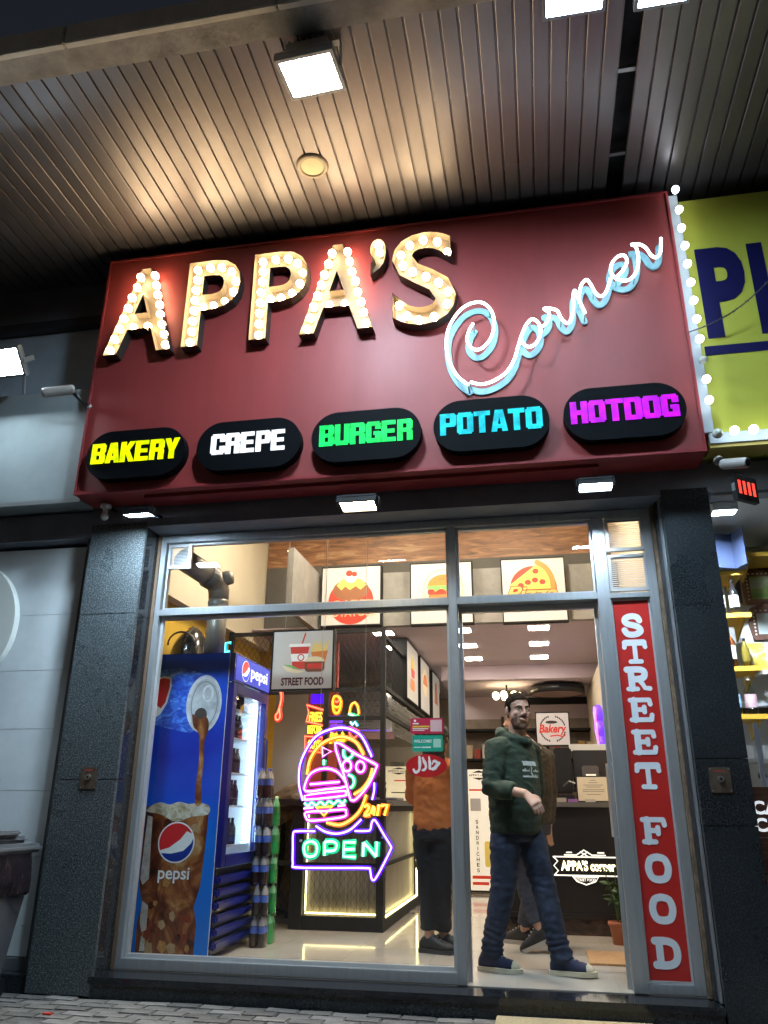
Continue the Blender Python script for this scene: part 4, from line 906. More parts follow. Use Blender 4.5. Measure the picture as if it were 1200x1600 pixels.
def words(parent, P, txt, a0, a1, b0, b1, m, bold=.02, d=.02, shear=0):
    t = MB(); text(t, P, txt, a0, a1, b0, b1, d, d+.012, bold, shear); return t.build('glowing_word', m, parent)
fb = thing('fries_neon_sign', 'red and yellow neon words FRIES BEFORE, seen behind the window neon', 'neon sign', (.69, 2.2, 1.45))
neon(fb, PR, [(.60, 1.915), (.78, 1.86), (.775, 1.72), (.60, 1.76), (.625, 1.84)], n_red, n_redb, .006, True, 0); words(fb, PR, 'FRIES', .625, .755, 1.755, 1.85, n_yel)
words(fb, PR, 'BEFORE', .615, .755, 1.645, 1.725, n_yel); neon(fb, PR, [(.595, 1.62), (.77, 1.61), (.74, 1.54), (.765, 1.47), (.60, 1.49)], n_red, n_redb, .006, True, 0); words(fb, PR, 'GUYS', .62, .745, 1.505, 1.59, n_yel)
MB().rect(PR, .63, .755, 1.93, 2.08, .0, .012).build('blue_glow_block', nm('deep_blue', (.06, .0, 1.0), .8), fb)
hd = thing('hotdog_neon_sign', 'yellow hot dog neon sign above violet words, behind the window neon', 'neon sign', (.93, 2.2, 1.5))
neon(hd, PR, [(.875, 1.99), (.86, 1.93), (.875, 1.85), (.905, 1.83), (.93, 1.86), (.94, 1.94), (.915, 1.985)], n_yel, n_orgb, .007, True, 3)
neon(hd, PR, [(.88, 1.95), (.90, 1.935), (.92, 1.95)], n_red, n_redb, .006, False, 3); neon(hd, PR, [(.88, 1.90), (.90, 1.885), (.925, 1.90)], n_yel, n_orgb, .006, False, 3)
MB().rect(PR, .825, .955, 1.745, 1.81, 0, .015).build('violet_word_block', nm('violet', (.18, .05, 1.0), .9), hd); MB().rect(PR, .835, .975, 1.675, 1.73, 0, .015).build('violet_word_block', nm('violet', (.18, .05, 1)), hd)
neon(hd, PR, [(.85, 1.55), (.86, 1.65), (.885, 1.58), (.90, 1.64), (.915, 1.57), (.935, 1.61), (.95, 1.57), (.965, 1.65), (.97, 1.57), (1.0, 1.60)], n_yel, n_yelb, .008, False, 3)
bg_ = thing('burger_neon_sign', 'slim burger neon sign in orange and green beside the black post', 'neon sign', (1.07, 2.2, 1.55))
neon(bg_, PR, [(1.03, 1.835), (1.04, 1.90), (1.075, 1.93), (1.11, 1.89), (1.12, 1.82)], n_org, n_orgb, .006, False, 3); neon(bg_, PR, [(1.02, 1.825), (1.125, 1.785)], n_grn, n_grnb, .009, False, 0); neon(bg_, PR, [(1.04, 1.75), (1.06, 1.72), (1.085, 1.75), (1.11, 1.71)], nm('white', (.9, .95, 1), 1.8), n_cyb, .007, False, 0)
neon(bg_, PR, [(1.02, 1.70), (1.125, 1.66)], n_red, n_redb, .007, False, 0); neon(bg_, PR, [(1.03, 1.655), (1.05, 1.61), (1.08, 1.60), (1.115, 1.63)], n_red, n_redb, .006, False, 3)
cyn = thing('cyan_neon_letter', 'small cyan neon letter E beside the grey duct', 'neon sign', (.05, 1.2, 2.2))
for g in ([(.135, 2.20), (.09, 2.20), (.09, 2.36), (.135, 2.36)], [(.09, 2.28), (.13, 2.28)]): neon(cyn, PY(1.30), g, n_cyan, n_cyb, .006, False, 0)
rdn = thing('red_neon_strip', 'thin red vertical neon script beside the fridge header', 'neon sign', (.58, 2.0, 1.7))
neon(rdn, PY(1.5), [(.55, 2.22), (.57, 2.10), (.55, 2.0), (.575, 1.9), (.555, 1.78), (.53, 1.74), (.54, 1.70), (.57, 1.72), (.56, 1.80)], n_red, n_redb, .007, False, 4)
pn = thing('violet_neon_sign', 'violet neon lettering on the right wall above the till', 'neon sign', (3.50, 3.8, 1.6))
neon(pn, PX(3.50, -1), [(3.62, 1.62), (3.70, 1.72), (3.66, 1.80), (3.78, 1.88), (3.74, 1.96), (3.88, 2.04), (3.95, 2.0), (3.85, 1.9), (3.9, 1.8), (3.75, 1.7)], nm('violet_core', (.45, .12, 1.0), 2.5), nm('violet', (.18, .05, 1)), .014, False, 4)

# ------------------------------------------------------------------ drinks fridge
fr = thing('drinks_fridge', 'tall blue drinks fridge with a cola print on its side and a glass door', 'fridge', (.2, .8, 0))
X0, X1, Y0, Y1 = -.12, .50, .375, 1.205
cab = MB().box(X0, X1, Y0, Y0+.03, .03, 2.10).box(X0, X1, Y1-.03, Y1, .03, 2.10).box(X0, X0+.03, Y0+.031, Y1-.031, .03, 2.10).box(X0+.031, X1, Y0+.031, Y1-.031, 2.06, 2.10).box(X0+.031, X1, Y0+.031, Y1-.031, .03, .56)
cab.build('cabinet', bluefr, fr)
bx('lining', X0+.031, X0+.05, Y0+.04, Y1-.04, .565, 2.05, white_lin, fr); bx('lining', X0+.051, X1-.03, Y1-.05, Y1-.032, .565, 2.05, white_lin, fr); bx('lining', X0+.051, X1-.03, Y0+.032, Y0+.05, .565, 2.05, white_lin, fr)
# print on the street side
blue_print = bpy.data.materials.new('blue_gradient_print'); blue_print.use_nodes = True
nt = blue_print.node_tree; p_ = nt.nodes['Principled BSDF']; tc = nt.nodes.new('ShaderNodeTexCoord'); sx = nt.nodes.new('ShaderNodeSeparateXYZ'); nt.links.new(tc.outputs['Object'], sx.inputs[0])
mr = nt.nodes.new('ShaderNodeMapRange'); mr.inputs[1].default_value = .0; mr.inputs[2].default_value = 2.1; nt.links.new(sx.outputs['Z'], mr.inputs[0])
nz = nt.nodes.new('ShaderNodeTexNoise'); nz.inputs['Scale'].default_value = 3.5; nz.inputs['Detail'].default_value = 4; nt.links.new(tc.outputs['Object'], nz.inputs['Vector'])
ad = nt.nodes.new('ShaderNodeMath'); ad.operation = 'MULTIPLY_ADD'; ad.inputs[1].default_value = .22; nt.links.new(nz.outputs[0], ad.inputs[0]); nt.links.new(mr.outputs[0], ad.inputs[2])
cr = nt.nodes.new('ShaderNodeValToRGB'); el = cr.color_ramp.elements; el[0].position = .1; el[0].color = (.02, .17, .62, 1); el[1].position = 1.0; el[1].color = (.004, .07, .60, 1)
for po, co in ((.42, (.012, .17, .70, 1)), (.62, (.004, .08, .60, 1)), (.78, (.001, .03, .40, 1))): q = el.new(po); q.color = co
nt.links.new(ad.outputs[0], cr.inputs[0]); nt.links.new(cr.outputs[0], p_.inputs['Base Color']); p_.inputs['Roughness'].default_value = .45; p_.inputs['Specular IOR Level'].default_value = .2
PA = PY(.3745)
MB().rect(PA, X0+.004, X1-.004, .034, 2.096, 0, .002).build('side_print', blue_print, fr)
wr = mat('white_vinyl', (.80, .81, .83), .4); p_r = mat('cola_red', (.62, .025, .03), .35); p_b = mat('cola_blue', (.01, .035, .28), .35)
silver = mat('printed_silver', (.62, .64, .67), .4, noi=.25, ns=14)
can_b = ramp_mat('wet_blue_can_print', [(.010, .035, .30), (.02, .09, .60), (.08, .26, .85), (.5, .65, .92)], (14, 14, 26), 7, .3, 0, 1.0, .32, .74)
cola = ramp_mat('iced_cola_print', [(.025, .008, .006), (.10, .024, .012), (.20, .055, .02), (.36, .15, .05), (.60, .42, .22)], (7, 7, 5), 3, .3, 0, .7, .30, .72)
foam = ramp_mat('foam_print', [(.30, .22, .10), (.55, .50, .38), (.72, .72, .70)], (20, 20, 26), 5, .4, 0, .6)
# can lying on its side
MB().plate(PA, [(-.116, 1.955), (.0, 1.985), (.14, 1.985), (.28, 1.945), (.36, 1.93), (.34, 1.55), (.22, 1.50), (.0, 1.545), (-.116, 1.57)], .002, .0035).build('can_body', can_b, fr)
MB().plate(PA, [(-.116, 1.905), (-.03, 1.93), (.035, 1.92), (.04, 1.85), (.015, 1.72), (-.03, 1.64), (-.08, 1.61), (-.116, 1.61)], .0036, .0042).build('can_logo_white', wr, fr)
MB().plate(PA, [(-.116, 1.89), (-.03, 1.915), (.022, 1.905), (.026, 1.85), (.003, 1.73), (-.03, 1.685), (-.116, 1.74)], .0043, .0049).build('can_logo_red', p_r, fr)
MB().ell(PA, .318, 1.715, .142, .215, .0036, .0046, 40, .0).build('can_rim', silver, fr); MB().ell(PA, .322, 1.712, .122, .190, .0047, .0052, 40).build('can_lid', mat('printed_pale_silver', (.46, .48, .52), .4, noi=.35, ns=10), fr)
ring(PA, .322, 1.712, .108, .172, .008, .0053, .0058).build('lid_groove', mat('printed_groove', (.22, .23, .26), .4), fr); ring(PA, .345, 1.79, .045, .065, .016, .0053, .0062).build('pull_tab', silver, fr); MB().ell(PA, .30, 1.63, .05, .055, .0053, .0058, 20).build('can_mouth', mat('printed_shadow', (.05, .04, .04), .5), fr)
MB().plate(PA, [tuple(q) for q in catmull([(.235, 1.64), (.29, 1.60), (.345, 1.62), (.372, 1.57), (.37, 1.51), (.348, 1.44), (.356, 1.30), (.352, 1.15), (.362, 1.0), (.318, 1.0), (.312, 1.15), (.318, 1.3), (.308, 1.44), (.29, 1.51), (.25, 1.55)], 3, True)], .0061, .0069).build('pouring_stream', cola, fr)
MB().plate(PA, [(-.06, .985), (.428, .985), (.42, .72), (.405, .45), (.37, .33), (.40, .22), (.395, .036), (-.035, .036), (-.04, .22), (-.015, .34), (-.055, .46), (-.062, .72)], .002, .0032).build('glass_print', cola, fr)
MB().plate(PA, [tuple(q) for q in catmull([(-.06, .95), (.0, 1.0), (.06, 1.01), (.12, .995), (.19, 1.015), (.27, 1.0), (.35, 1.01), (.428, .985), (.42, .93), (.30, .915), (.18, .88), (.05, .93)], 3, True)], .0033, .0041).build('foam_print', foam, fr)
rr_ = random.Random(5)
icm = [mat('ice_amber', (.42, .20, .06), .35, noi=.3, ns=30), mat('ice_dark', (.06, .016, .010), .3, noi=.3, ns=30), mat('ice_pale', (.40, .26, .14), .35, noi=.25, ns=30), mat('ice_red', (.22, .035, .018), .3, noi=.3, ns=30)]
for k in range(26):
    a_ = rr_.uniform(.02, .37); b_ = rr_.choice((rr_.uniform(.06, .46), rr_.uniform(.06, .5), rr_.uniform(.80, .93))); q_s = rr_.uniform(.018, .042); th = rr_.uniform(0, 1.5)
    MB().plate(PA, [(a_+q_s*cos(th+t_)*rr_.uniform(.7, 1.25), b_+q_s*1.1*sin(th+t_)*rr_.uniform(.7, 1.25)) for t_ in (0, 1.2, 2.3, 3.5, 4.8)], .0033, .0036+.00002*k).build('ice_facet', icm[k % 4], fr)
MB().plate(PA, [(-.045, .92), (-.005, .91), (.015, .50), (-.03, .46), (-.05, .5)], .0042, .0046).plate(PA, [(-.02, .36), (.03, .33), (.035, .18), (.0, .16), (-.02, .22)], .0042, .0046).plate(PA, [(.0, .14), (.03, .12), (.035, .045), (-.005, .045)], .0042, .0046).build('glass_gleam', mat('printed_gleam', (.50, .46, .44), .4, noi=.3, ns=25), fr)
cx, cz, rr = .198, .742, .140
MB().ell(PA, cx, cz, rr, rr*.98, .005, .0058, 40).build('logo_disc', wr, fr)
arc = lambda r, a0, a1, n=16: [(cx+r*cos(a0+(a1-a0)*k/n), cz+r*.98*sin(a0+(a1-a0)*k/n)) for k in range(n+1)]
MB().plate(PA, arc(rr*.93, radians(28), radians(205), 24)+[(cx-.05, cz-.035), (cx+.03, cz+.02), (cx+.075, cz+.075)], .0059, .0065).build('logo_red', p_r, fr)
MB().plate(PA, arc(rr*.93, radians(215), radians(372), 24)+[(cx+.115, cz-.005), (cx+.06, cz-.055), (cx-.03, cz-.075)], .0059, .0065).build('logo_blue', p_b, fr)
t = MB(); text(t, PA, 'pepsi', .082, .318, .475, .578, .005, .0058, .012); t.build('logo_word', wr, fr)
bx('print_edge', X1-.003, X1+.001, Y0-.003, Y0+.001, .034, 2.096, whitepl, fr)
# header
bx('header_case', X1+.001, X1+.045, Y0, Y1, 1.885, 2.10, bluefr, fr)
PH = PX(X1+.0455)
MB().rect(PH, Y0+.02, Y1-.02, 1.90, 2.085, 0, .003).build('header_face', emat('lit_blue_header', (.02, .05, .75), .55, (.02, .04, .4)), fr)
MB().ell(PH, .60, 1.99, .085, .082, .0035, .005, 30).build('header_disc', emat('lit_white', (.9, .92, 1), .8), fr)
hc = lambda r, a0, a1, n=14: [(.60+r*cos(a0+(a1-a0)*k/n), 1.99+r*.97*sin(a0+(a1-a0)*k/n)) for k in range(n+1)]
MB().plate(PH, hc(.078, radians(28), radians(205))+[(.57, 1.97), (.62, 2.0), (.645, 2.03)], .0055, .0065).build('header_red', emat('lit_red', (.9, .05, .03), .7), fr)
MB().plate(PH, hc(.078, radians(215), radians(372))+[(.66, 1.985), (.63, 1.955), (.58, 1.945)], .0055, .0065).build('header_blue', emat('lit_blue', (.02, .06, .8), .7), fr)
t = MB(); text(t, PH, 'pepsi', .72, 1.12, 1.925, 2.05, .0035, .006, .015); t.build('header_word', emat('lit_white', (.9, .92, 1), .8), fr)
# door
d = fr
for a in ((Y0+.005, Y0+.085, .58, 1.875), (Y1-.07, Y1-.005, .58, 1.875), (Y0+.0855, Y1-.0705, .58, .66), (Y0+.0855, Y1-.0705, 1.80, 1.875)): MB().box(X1+.002, X1+.045, a[0], a[1], a[2], a[3], .003).build('door_frame', bluedk, fr)
bx('door_glass', X1+.018, X1+.024, Y0+.08, Y1-.065, .655, 1.805, acry, fr)
MB().tube([(X1+.046, Y1-.05, 1.0), (X1+.066, Y1-.05, 1.02), (X1+.066, Y1-.05, 1.5), (X1+.046, Y1-.05, 1.52)], .010, 8).build('door_handle', bluedk, fr)
bx('led_strip', X1-.05, X1-.03, Y1-.12, Y1-.085, .72, 1.80, led_cool, fr)
dots = MB()
for k in range(36): dots.box(X1-.03, X1-.022, Y1-.20, Y1-.192, .72+.03*k, .73+.03*k).box(X1-.03, X1-.022, Y1-.25, Y1-.244, .72+.03*k, .727+.03*k)
dots.build('led_dots', led_cool, fr)
for z in (.70, .98, 1.22, 1.48, 1.70):
    bx('shelf', X0+.06, X1-.04, Y0+.055, Y1-.055, z, z+.012, mat('white_wire_shelf', (.6, .62, .66), .4), fr)
    sb = MB()
    for k in range(7):
        sb.lathe([(.03, 0), (.03, .11), (.012, .16), (.012, .19)], X1-.10, Y0+.10+.075*k, z+.013, 10)
        if z < 1.6: sb.lathe([(.03, 0), (.03, .11), (.012, .16), (.012, .19)], X1-.18, Y0+.10+.075*k, z+.013, 10)
    sb.build('stocked_bottles', mat('dark_bottle_row', (.03, .02, .05), .2), fr)['kind'] = 'stuff'
for k in range(6): MB().box(X1+.002, X1+.045, Y0+.01, Y1-.01, .06+.082*k, .115+.082*k, .012).build('grille_louvre', bluedk, fr)
bx('grille_back', X1-.03, X1+.001, Y0+.032, Y1-.032, .032, .57, blackpl, fr)
# packs of bottles stacked beside the fridge
cola_d = mat('cola_liquid', (.035, .020, .016), .10, coat=.5); lime_d = mat('green_bottle_plastic', (.04, .42, .10), .12, coat=.4); lab_b = mat('blue_label', (.10, .20, .70), .4, noi=.15); lab_g = mat('green_label', (.05, .30, .08), .4); capb = mat('blue_cap', (.03, .08, .5), .4); capg = mat('white_green_cap', (.5, .7, .45), .4)
film = glass_mat('shrink_film', (.93, .93, .93), 1.45, .12, 1.3)
prof_b = [(.0, 0), (.036, .002), (.041, .02), (.041, .09), (.038, .11), (.041, .13), (.041, .20), (.030, .245), (.016, .275), (.0135, .29), (.0135, .30)]
def pack(label, x, y, z, liquid, lab, cap, proto={}):
    key = liquid.name
    if key in proto:
        c = copy_tree(proto[key], (x, y, z), label); c.rotation_euler.z = random.uniform(-.25, .25); return c
    t = thing('bottle_pack', label, 'bottle pack', (0, 0, 0), 'shrink wrapped bottle packs beside the fridge')
    for i in range(2):
        for j in range(2):
            bxx, byy = -.043+.086*i, -.043+.086*j
            o = MB().lathe(prof_b, bxx, byy, 0, 14).build('bottle', liquid, t, True)
            MB().lathe([(.0412, .205), (.0302, .2455), (.0165, .276), (.014, .297)], bxx, byy, 0, 14, False).build('bottle_neck', mat('pale_bottle_plastic', (.42, .40, .40), .15, coat=.3) if liquid is cola_d else mat('pale_green_plastic', (.22, .55, .28), .15, coat=.3), o, True)
            MB().lathe([(.0418, .135), (.0418, .20)], bxx, byy, 0, 14, False).build('bottle_label', lab, o, True)
            MB().lathe([(.015, .298), (.016, .318), (.0, .32)], bxx, byy, 0, 12, False).build('bottle_cap', cap, o, True)
    w = MB().plate(PZd(0), bez_round(-.088, .088, -.088, .088, .04), -.001, -.285); w.build('wrap_film', film, t)
    proto[key] = t; t.location = (x, y, z); t.scale = (.70, .70, .70)
    return t
ordn = ['lowest', 'second from the floor', 'third from the floor', 'fourth from the floor', 'fifth from the floor', 'topmost']
for k in range(6): pack('wrapped cola bottles with blue labels, %s of the stack by the fridge' % ordn[k], .625+random.uniform(-.012, .012), 1.02, .226*k*.93, cola_d, lab_b, capb)
for k in range(5): pack('wrapped green bottles, %s of the stack behind the cola packs' % ordn[k], .645+random.uniform(-.012, .012), 1.19, .226*k*.93, lime_d, lab_g, capg)
# duct and the black pot above the fridge
du = thing('vent_duct', 'grey round air duct bending down behind the upper window', 'duct', (.3, .4, 2.1))
dm_ = mat('galvanised_duct', (.22, .20, .18), .45, .5, noi=.25, ns=7)
MB().tube([(.16, .08, 2.79), (.19, .16, 2.77), (.24, .26, 2.74), (.29, .36, 2.71)], .088, 20).build('duct_run', dm_, du, True)
MB().tube([(.27, .33, 2.72), (.30, .375, 2.705)], .100, 20).build('clamp_collar', mat('dark_duct_collar', (.12, .115, .11), .5, .4), du)
MB().tube([(.285, .35, 2.71), (.315, .43, 2.68), (.325, .46, 2.62), (.325, .465, 2.55)], [.088, .09, .085, .08], 20).build('duct_elbow', dm_, du, True)
MB().tube([(.325, .465, 2.56), (.325, .465, 2.10)], .078, 20).build('duct_drop', dm_, du, True); MB().tube([(.325, .465, 2.50), (.325, .465, 2.53)], .082, 20).build('joint_band', mat('dark_duct_collar', (.12, .115, .11)), du)
MB().tube([(.33, .40, 2.70), (.40, .44, 2.72), (.43, .46, 2.73)], [.05, .06, .055], 16).build('side_branch', dm_, du, True)
bp = thing('black_helmet', 'rounded glossy black shell lying on top of the fridge', 'helmet', (.0, .75, 2.1))
hb = MB()
for i in range(13):
    for k in range(24):
        a = pi/2*i/12; b = 2*pi*k/24; hb.v.append((.0+.155*cos(a)*cos(b), .72+.18*cos(a)*sin(b), 2.101+.27*sin(a)*(1+.1*cos(b))))
for i in range(12):
    for k in range(24): hb.f.append((i*24+k, i*24+(k+1) % 24, (i+1)*24+(k+1) % 24, (i+1)*24+k))
hb.build('shell', mat('glossy_black_shell', (.015, .014, .014), .18, coat=.4), bp, True)
MB().tube([(-.02+.12*cos(a), .60-.03*sin(a), 2.22+.10*sin(a)) for a in [pi*k/10 for k in range(11)]], .008, 6).build('visor_edge', mat('dark_visor', (.04, .035, .035), .3), bp)
MB().ell(lambda a, b, d: (a, .70+b*.4, 2.374-d), .0, .0, .03, .05, -.003, .0, 14).build('red_badge', mat('badge_red', (.5, .05, .04), .4), bp)

# ------------------------------------------------------------------ mesh partition and serving counter
def wires(P, a0, a1, b0, b1, sp=.055, r=.0016, d=0):
    m = MB(); k = a0-(b1-b0)*.62
    def seg(p, q):
        v = []
        for (a, b) in (p, q):
            for (da, dd) in ((-r, 0), (r, 0), (0, r*1.5)): v.append(P(a+da, b, d+dd))
        m.add(v, [(0, 1, 4, 3), (1, 2, 5, 4), (2, 0, 3, 5)])
    H = b1-b0; sl = .62
    while k < a1+H*sl:
        for sg_ in (1, -1):
            # line a = k + sg*sl*(b-b0)
            s0, s1 = 0., H
            kk = k if sg_ > 0 else k
            if sg_ > 0: lo, hi = (a0-kk)/sl, (a1-kk)/sl
            else: lo, hi = (kk-a1)/sl, (kk-a0)/sl
            s0 = max(s0, lo); s1 = min(s1, hi)
            if s1 > s0+.005: seg((kk+sg_*sl*s0, b0+s0), (kk+sg_*sl*s1, b0+s1))
        k += sp
    return m
part = thing('mesh_partition', 'black steel partition with diamond wire mesh above the counter', 'partition', (.6, 1.9, 1.05))
def pb(nm, x0, x1, y0, y1, z0, z1): return bx(nm, x0, x1, y0, y1, z0, z1, blackmt, part)
for x in (-.14, .845, 1.385): pb('post', x, x+.045, 1.90, 1.945, 1.052, 2.60)
for z in (2.555, 2.00, 1.74): pb('rail', .8905, 1.3845, 1.905, 1.94, z, z+.035)
pb('rail', -.0945, .8445, 1.905, 1.94, 2.555, 2.59)
PM = PY(1.92)
for a in ((.891, 1.384, 2.036, 2.554), (.891, 1.384, 1.776, 1.999), (-.094, .844, 2.02, 2.554)): tag(wires(PM, *a).build('wire_mesh', blackmt, part), None, kind='stuff')
pb('rail', -.0945, .8445, 1.905, 1.94, 1.985, 2.02)
for z in (2.50, 2.02, 1.78): pb('side_rail', 1.39, 1.43, 1.946, 6.2, z, z+.035)
for y in (4.6, 6.2): pb('post', 1.39, 1.43, y+.001, y+.04, 1.052, 2.55)
tag(wires(PX(1.41), 1.95, 4.59, 2.055, 2.499, .07).build('wire_mesh', blackmt, part), None, kind='stuff'); tag(wires(PX(1.41), 1.95, 4.59, 1.815, 2.019, .07).build('wire_mesh', blackmt, part), None, kind='stuff')
ctr = thing('serving_counter', 'black framed serving counter with lit corrugated panels', 'counter', (1, 2.9, 0))
corr = ramp_mat('corrugated_polycarbonate', [(.16, .145, .115), (.26, .235, .19), (.36, .33, .27)], (60, 60, 2), 2, .35)
bx('counter_top', -.14, 1.45, 1.90, 6.0, 1.0, 1.05, mat('dark_worktop', (.02, .02, .022), .25), ctr)
for a in ((.63, .70, 0, .999), (1.355, 1.42, 0, .999)): bx('frame_post', a[0], a[1], 1.915, 1.97, a[2], a[3], blackmt, ctr)
for z0, z1 in ((.0, .11), (.93, .999), (.50, .53)): bx('frame_rail', .701, 1.354, 1.92, 1.965, z0, z1, blackmt, ctr)
bx('lit_panel', .69, 1.37, 2.03, 2.04, .10, .99, corr, ctr); bx('led_line', .71, 1.35, 2.0, 2.012, .118, .128, led_warm, ctr); bx('led_line', .708, .718, 1.99, 2.0, .14, .92, led_cove, ctr)
for a in ((.705, 1.35, .535, .925), (.705, 1.35, .115, .495)): tag(wires(PY(1.94), *a, .06, .0012).build('wire_mesh', blackmt, ctr), None, kind='stuff')
for y in (1.971, 3.98, 5.95): bx('side_post', 1.36, 1.42, y, y+.05, 0, .999, blackmt, ctr)
for z0, z1 in ((.0, .09), (.95, .999), (.50, .52)):
    bx('side_rail', 1.37, 1.418, 2.022, 3.979, z0, z1, blackmt, ctr); bx('side_rail', 1.37, 1.418, 4.031, 5.949, z0, z1, blackmt, ctr)
bx('side_panel', 1.36, 1.368, 2.022, 5.9, .09, .95, corr, ctr)
bx('led_line', 1.40, 1.412, 3.93, 3.945, .10, .94, led_warm, ctr); bx('led_line', 1.40, 1.412, 5.86, 5.875, .10, .94, led_warm, ctr); bx('led_line', 1.395, 1.41, 2.03, 3.97, .095, .105, led_warm, ctr); bx('led_line', 1.395, 1.41, 4.04, 5.94, .095, .105, led_warm, ctr)
for a in ((-.14, -.10, 0, .999), (.585, .629, 0, .999)): bx('gate_post', a[0], a[1], 1.92, 1.96, a[2], a[3], blackmt, ctr)
for z in (.04, .50, .945): bx('gate_rail', -.099, .584, 1.925, 1.955, z, z+.04, blackmt, ctr)
tag(wires(PY(1.94), -.098, .583, .085, .945, .06, .0014).build('wire_mesh', blackmt, ctr), None, kind='stuff')
steel = mat('brushed_steel', (.45, .44, .43), .28, .9, noi=.1, ns=3, stretch=(.5, .5, 8))
hood = thing('extractor_hood', 'brushed steel extractor hood over the kitchen', 'hood', (.7, 5, 1.9))
MB().add([(.0, 3.6, 1.75), (1.2, 3.6, 1.75), (1.2, 5.6, 1.75), (0, 5.6, 1.75), (.0, 4.2, 2.35), (1.0, 4.2, 2.35), (1.0, 5.6, 2.35), (0, 5.6, 2.35)], [(0, 3, 2, 1), (4, 5, 6, 7), (0, 1, 5, 4), (1, 2, 6, 5), (2, 3, 7, 6), (3, 0, 4, 7)]).build('hood_skirt', steel, hood)
bx('hood_rim', -.02, 1.22, 3.58, 3.599, 1.70, 1.78, steel, hood); bx('violet_strip', .8, 1.15, 3.57, 3.578, 1.79, 1.80, nm('violet', (.18, .05, 1)), hood)
kw = struct('kitchen_wall', MB().box(-.249, 1.42, 6.25, 6.3, 0, 2.72), mat('kitchen_tile_wall', (.40, .36, .30), .5, noi=.1))
# things on the serving counter
mc = thing('menu_card', 'upright lit menu board on the serving counter left of the orange sweater', 'menu', (1.28, 3.5, 1.05))
PMn = PY(3.40)
MB().rect(PMn, 1.14, 1.46, 1.055, 1.40, -.01, 0).build('menu_sheet', emat('lit_cream_menu', (1.0, .85, .52), .40, (.7, .64, .5)), mc)
MB().plate(PMn, [(1.22, 1.372), (1.30, 1.39), (1.38, 1.372)], 0, .002).plate(PMn, [(1.22, 1.335), (1.30, 1.317), (1.38, 1.335)], 0, .002).build('crest', p_blk, mc)
t = MB(); text(t, PMn, "APPA'S corner", 1.18, 1.42, 1.344, 1.362, 0, .002, .01); t.build('lettering', p_blk, mc)
MB().rect(PMn, 1.25, 1.42, 1.25, 1.262, 0, .002).build('red_line', p_red, mc); MB().rect(PMn, 1.22, 1.40, 1.13, 1.14, 0, .002).build('black_line', p_blk, mc)
cp = thing('cutlery_pot', 'dark pot bristling with black utensils on the counter', 'utensils', (1.2, 3.0, 1.05))
MB().lathe([(.05, 0), (.06, .12), (.055, .12)], 1.20, 2.9, 1.051, 14).build('pot', blackpl, cp)
for k in range(12):
    a = random.uniform(0, 6.28); rr = random.uniform(.01, .045); MB().tube([(1.2+rr*cos(a), 2.9+rr*sin(a), 1.12), (1.2+1.9*rr*cos(a), 2.9+1.9*rr*sin(a), 1.22+random.uniform(0, .08))], .006, 5).build('utensil', blackpl, cp)
tr = thing('steel_tray', 'flat steel tray beside the menu board on the counter', 'tray', (1.3, 2.6, 1.05))
MB().box(1.22, 1.44, 2.5, 2.9, 1.051, 1.075, .008).build('tray_body', steel, tr)
bm2 = thing('blender_jar', 'pale mixer with a clear jar at the kitchen back', 'mixer', (1.05, 5, 1.05))
MB().box(1.0, 1.18, 4.4, 4.6, 1.051, 1.22, .02).build('motor_base', whitepl, bm2); MB().lathe([(.06, 0), (.085, .28), (.08, .28)], 1.09, 4.5, 1.221, 14).build('jar', glass_bot, bm2)

# ------------------------------------------------------------------ till counter on the right and what stands there
tc_ = thing('till_counter', 'black till counter with a lit white emblem on its front', 'counter', (3.1, 2.4, 0))
blk_lam = mat('black_laminate', (.012, .012, .015), .3, noi=.15, ns=4)
YC = 2.15
bx('front_panel', 2.42, 3.64, YC, YC+.03, .165, 1.0, blk_lam, tc_); bx('counter_top', 2.38, 3.655, YC-.03, YC+.62, 1.001, 1.04, mat('dark_grey_worktop', (.10, .095, .09), .35), tc_); bx('body', 2.44, 3.64, YC+.031, YC+.58, .0, 1.0, blk_lam, tc_)
bx('plinth', 2.43, 3.64, YC+.005, YC+.029, .0, .12, ramp_mat('dark_marble', [(.01, .008, .008), (.03, .02, .018), (.07, .045, .04)], (9, 9, 18), 6, .2), tc_); bx('plinth_trim', 2.42, 3.64, YC-.006, YC+.0045, .125, .164, blk_lam, tc_)
PT = PY(YC-.0005); lt = emat('lit_emblem', (1.0, .93, .80), 1.0); lt2 = emat('lit_emblem_word', (1.0, .80, .48), 3.2)
cx, cz = 3.125, .545
em = MB()
for pth in ([(2.87, .60), (3.40, .60)], [(2.87, .455), (3.40, .455)], [(2.865, .60), (2.90, .565), (2.865, .53), (2.90, .49), (2.865, .455)], [(2.96, .615), (3.06, .615), (3.125, .655), (3.19, .615), (3.30, .615)], [(2.98, .635), (3.02, .635)], [(3.24, .635), (3.29, .635)],
            [(3.02, .445), (3.05, .41), (3.125, .385), (3.20, .41), (3.23, .445), (3.02, .445)]): em.ribbon(PT, pth, .010, .0, .006)
em.ribbon(PT, [(3.095, .605), (3.155, .64)], .008, .0, .007); em.ribbon(PT, [(3.155, .605), (3.095, .64)], .008, .0, .008)
em.build('emblem_lines', lt, tc_)
t = MB(); text(t, PT, "APPA'S corner", 2.925, 3.375, .492, .572, 0, .012, .03); t.build('emblem_word', lt2, tc_)
t = MB(); text(t, PT, 'STREET FOOD', 3.045, 3.205, .412, .434, 0, .006, .015); t.build('emblem_small_word', lt, tc_)
nf = thing('framed_notice', 'cream paper notice in a thin dark frame standing on the till counter', 'notice', (3.25, YC+.2, 1.04))
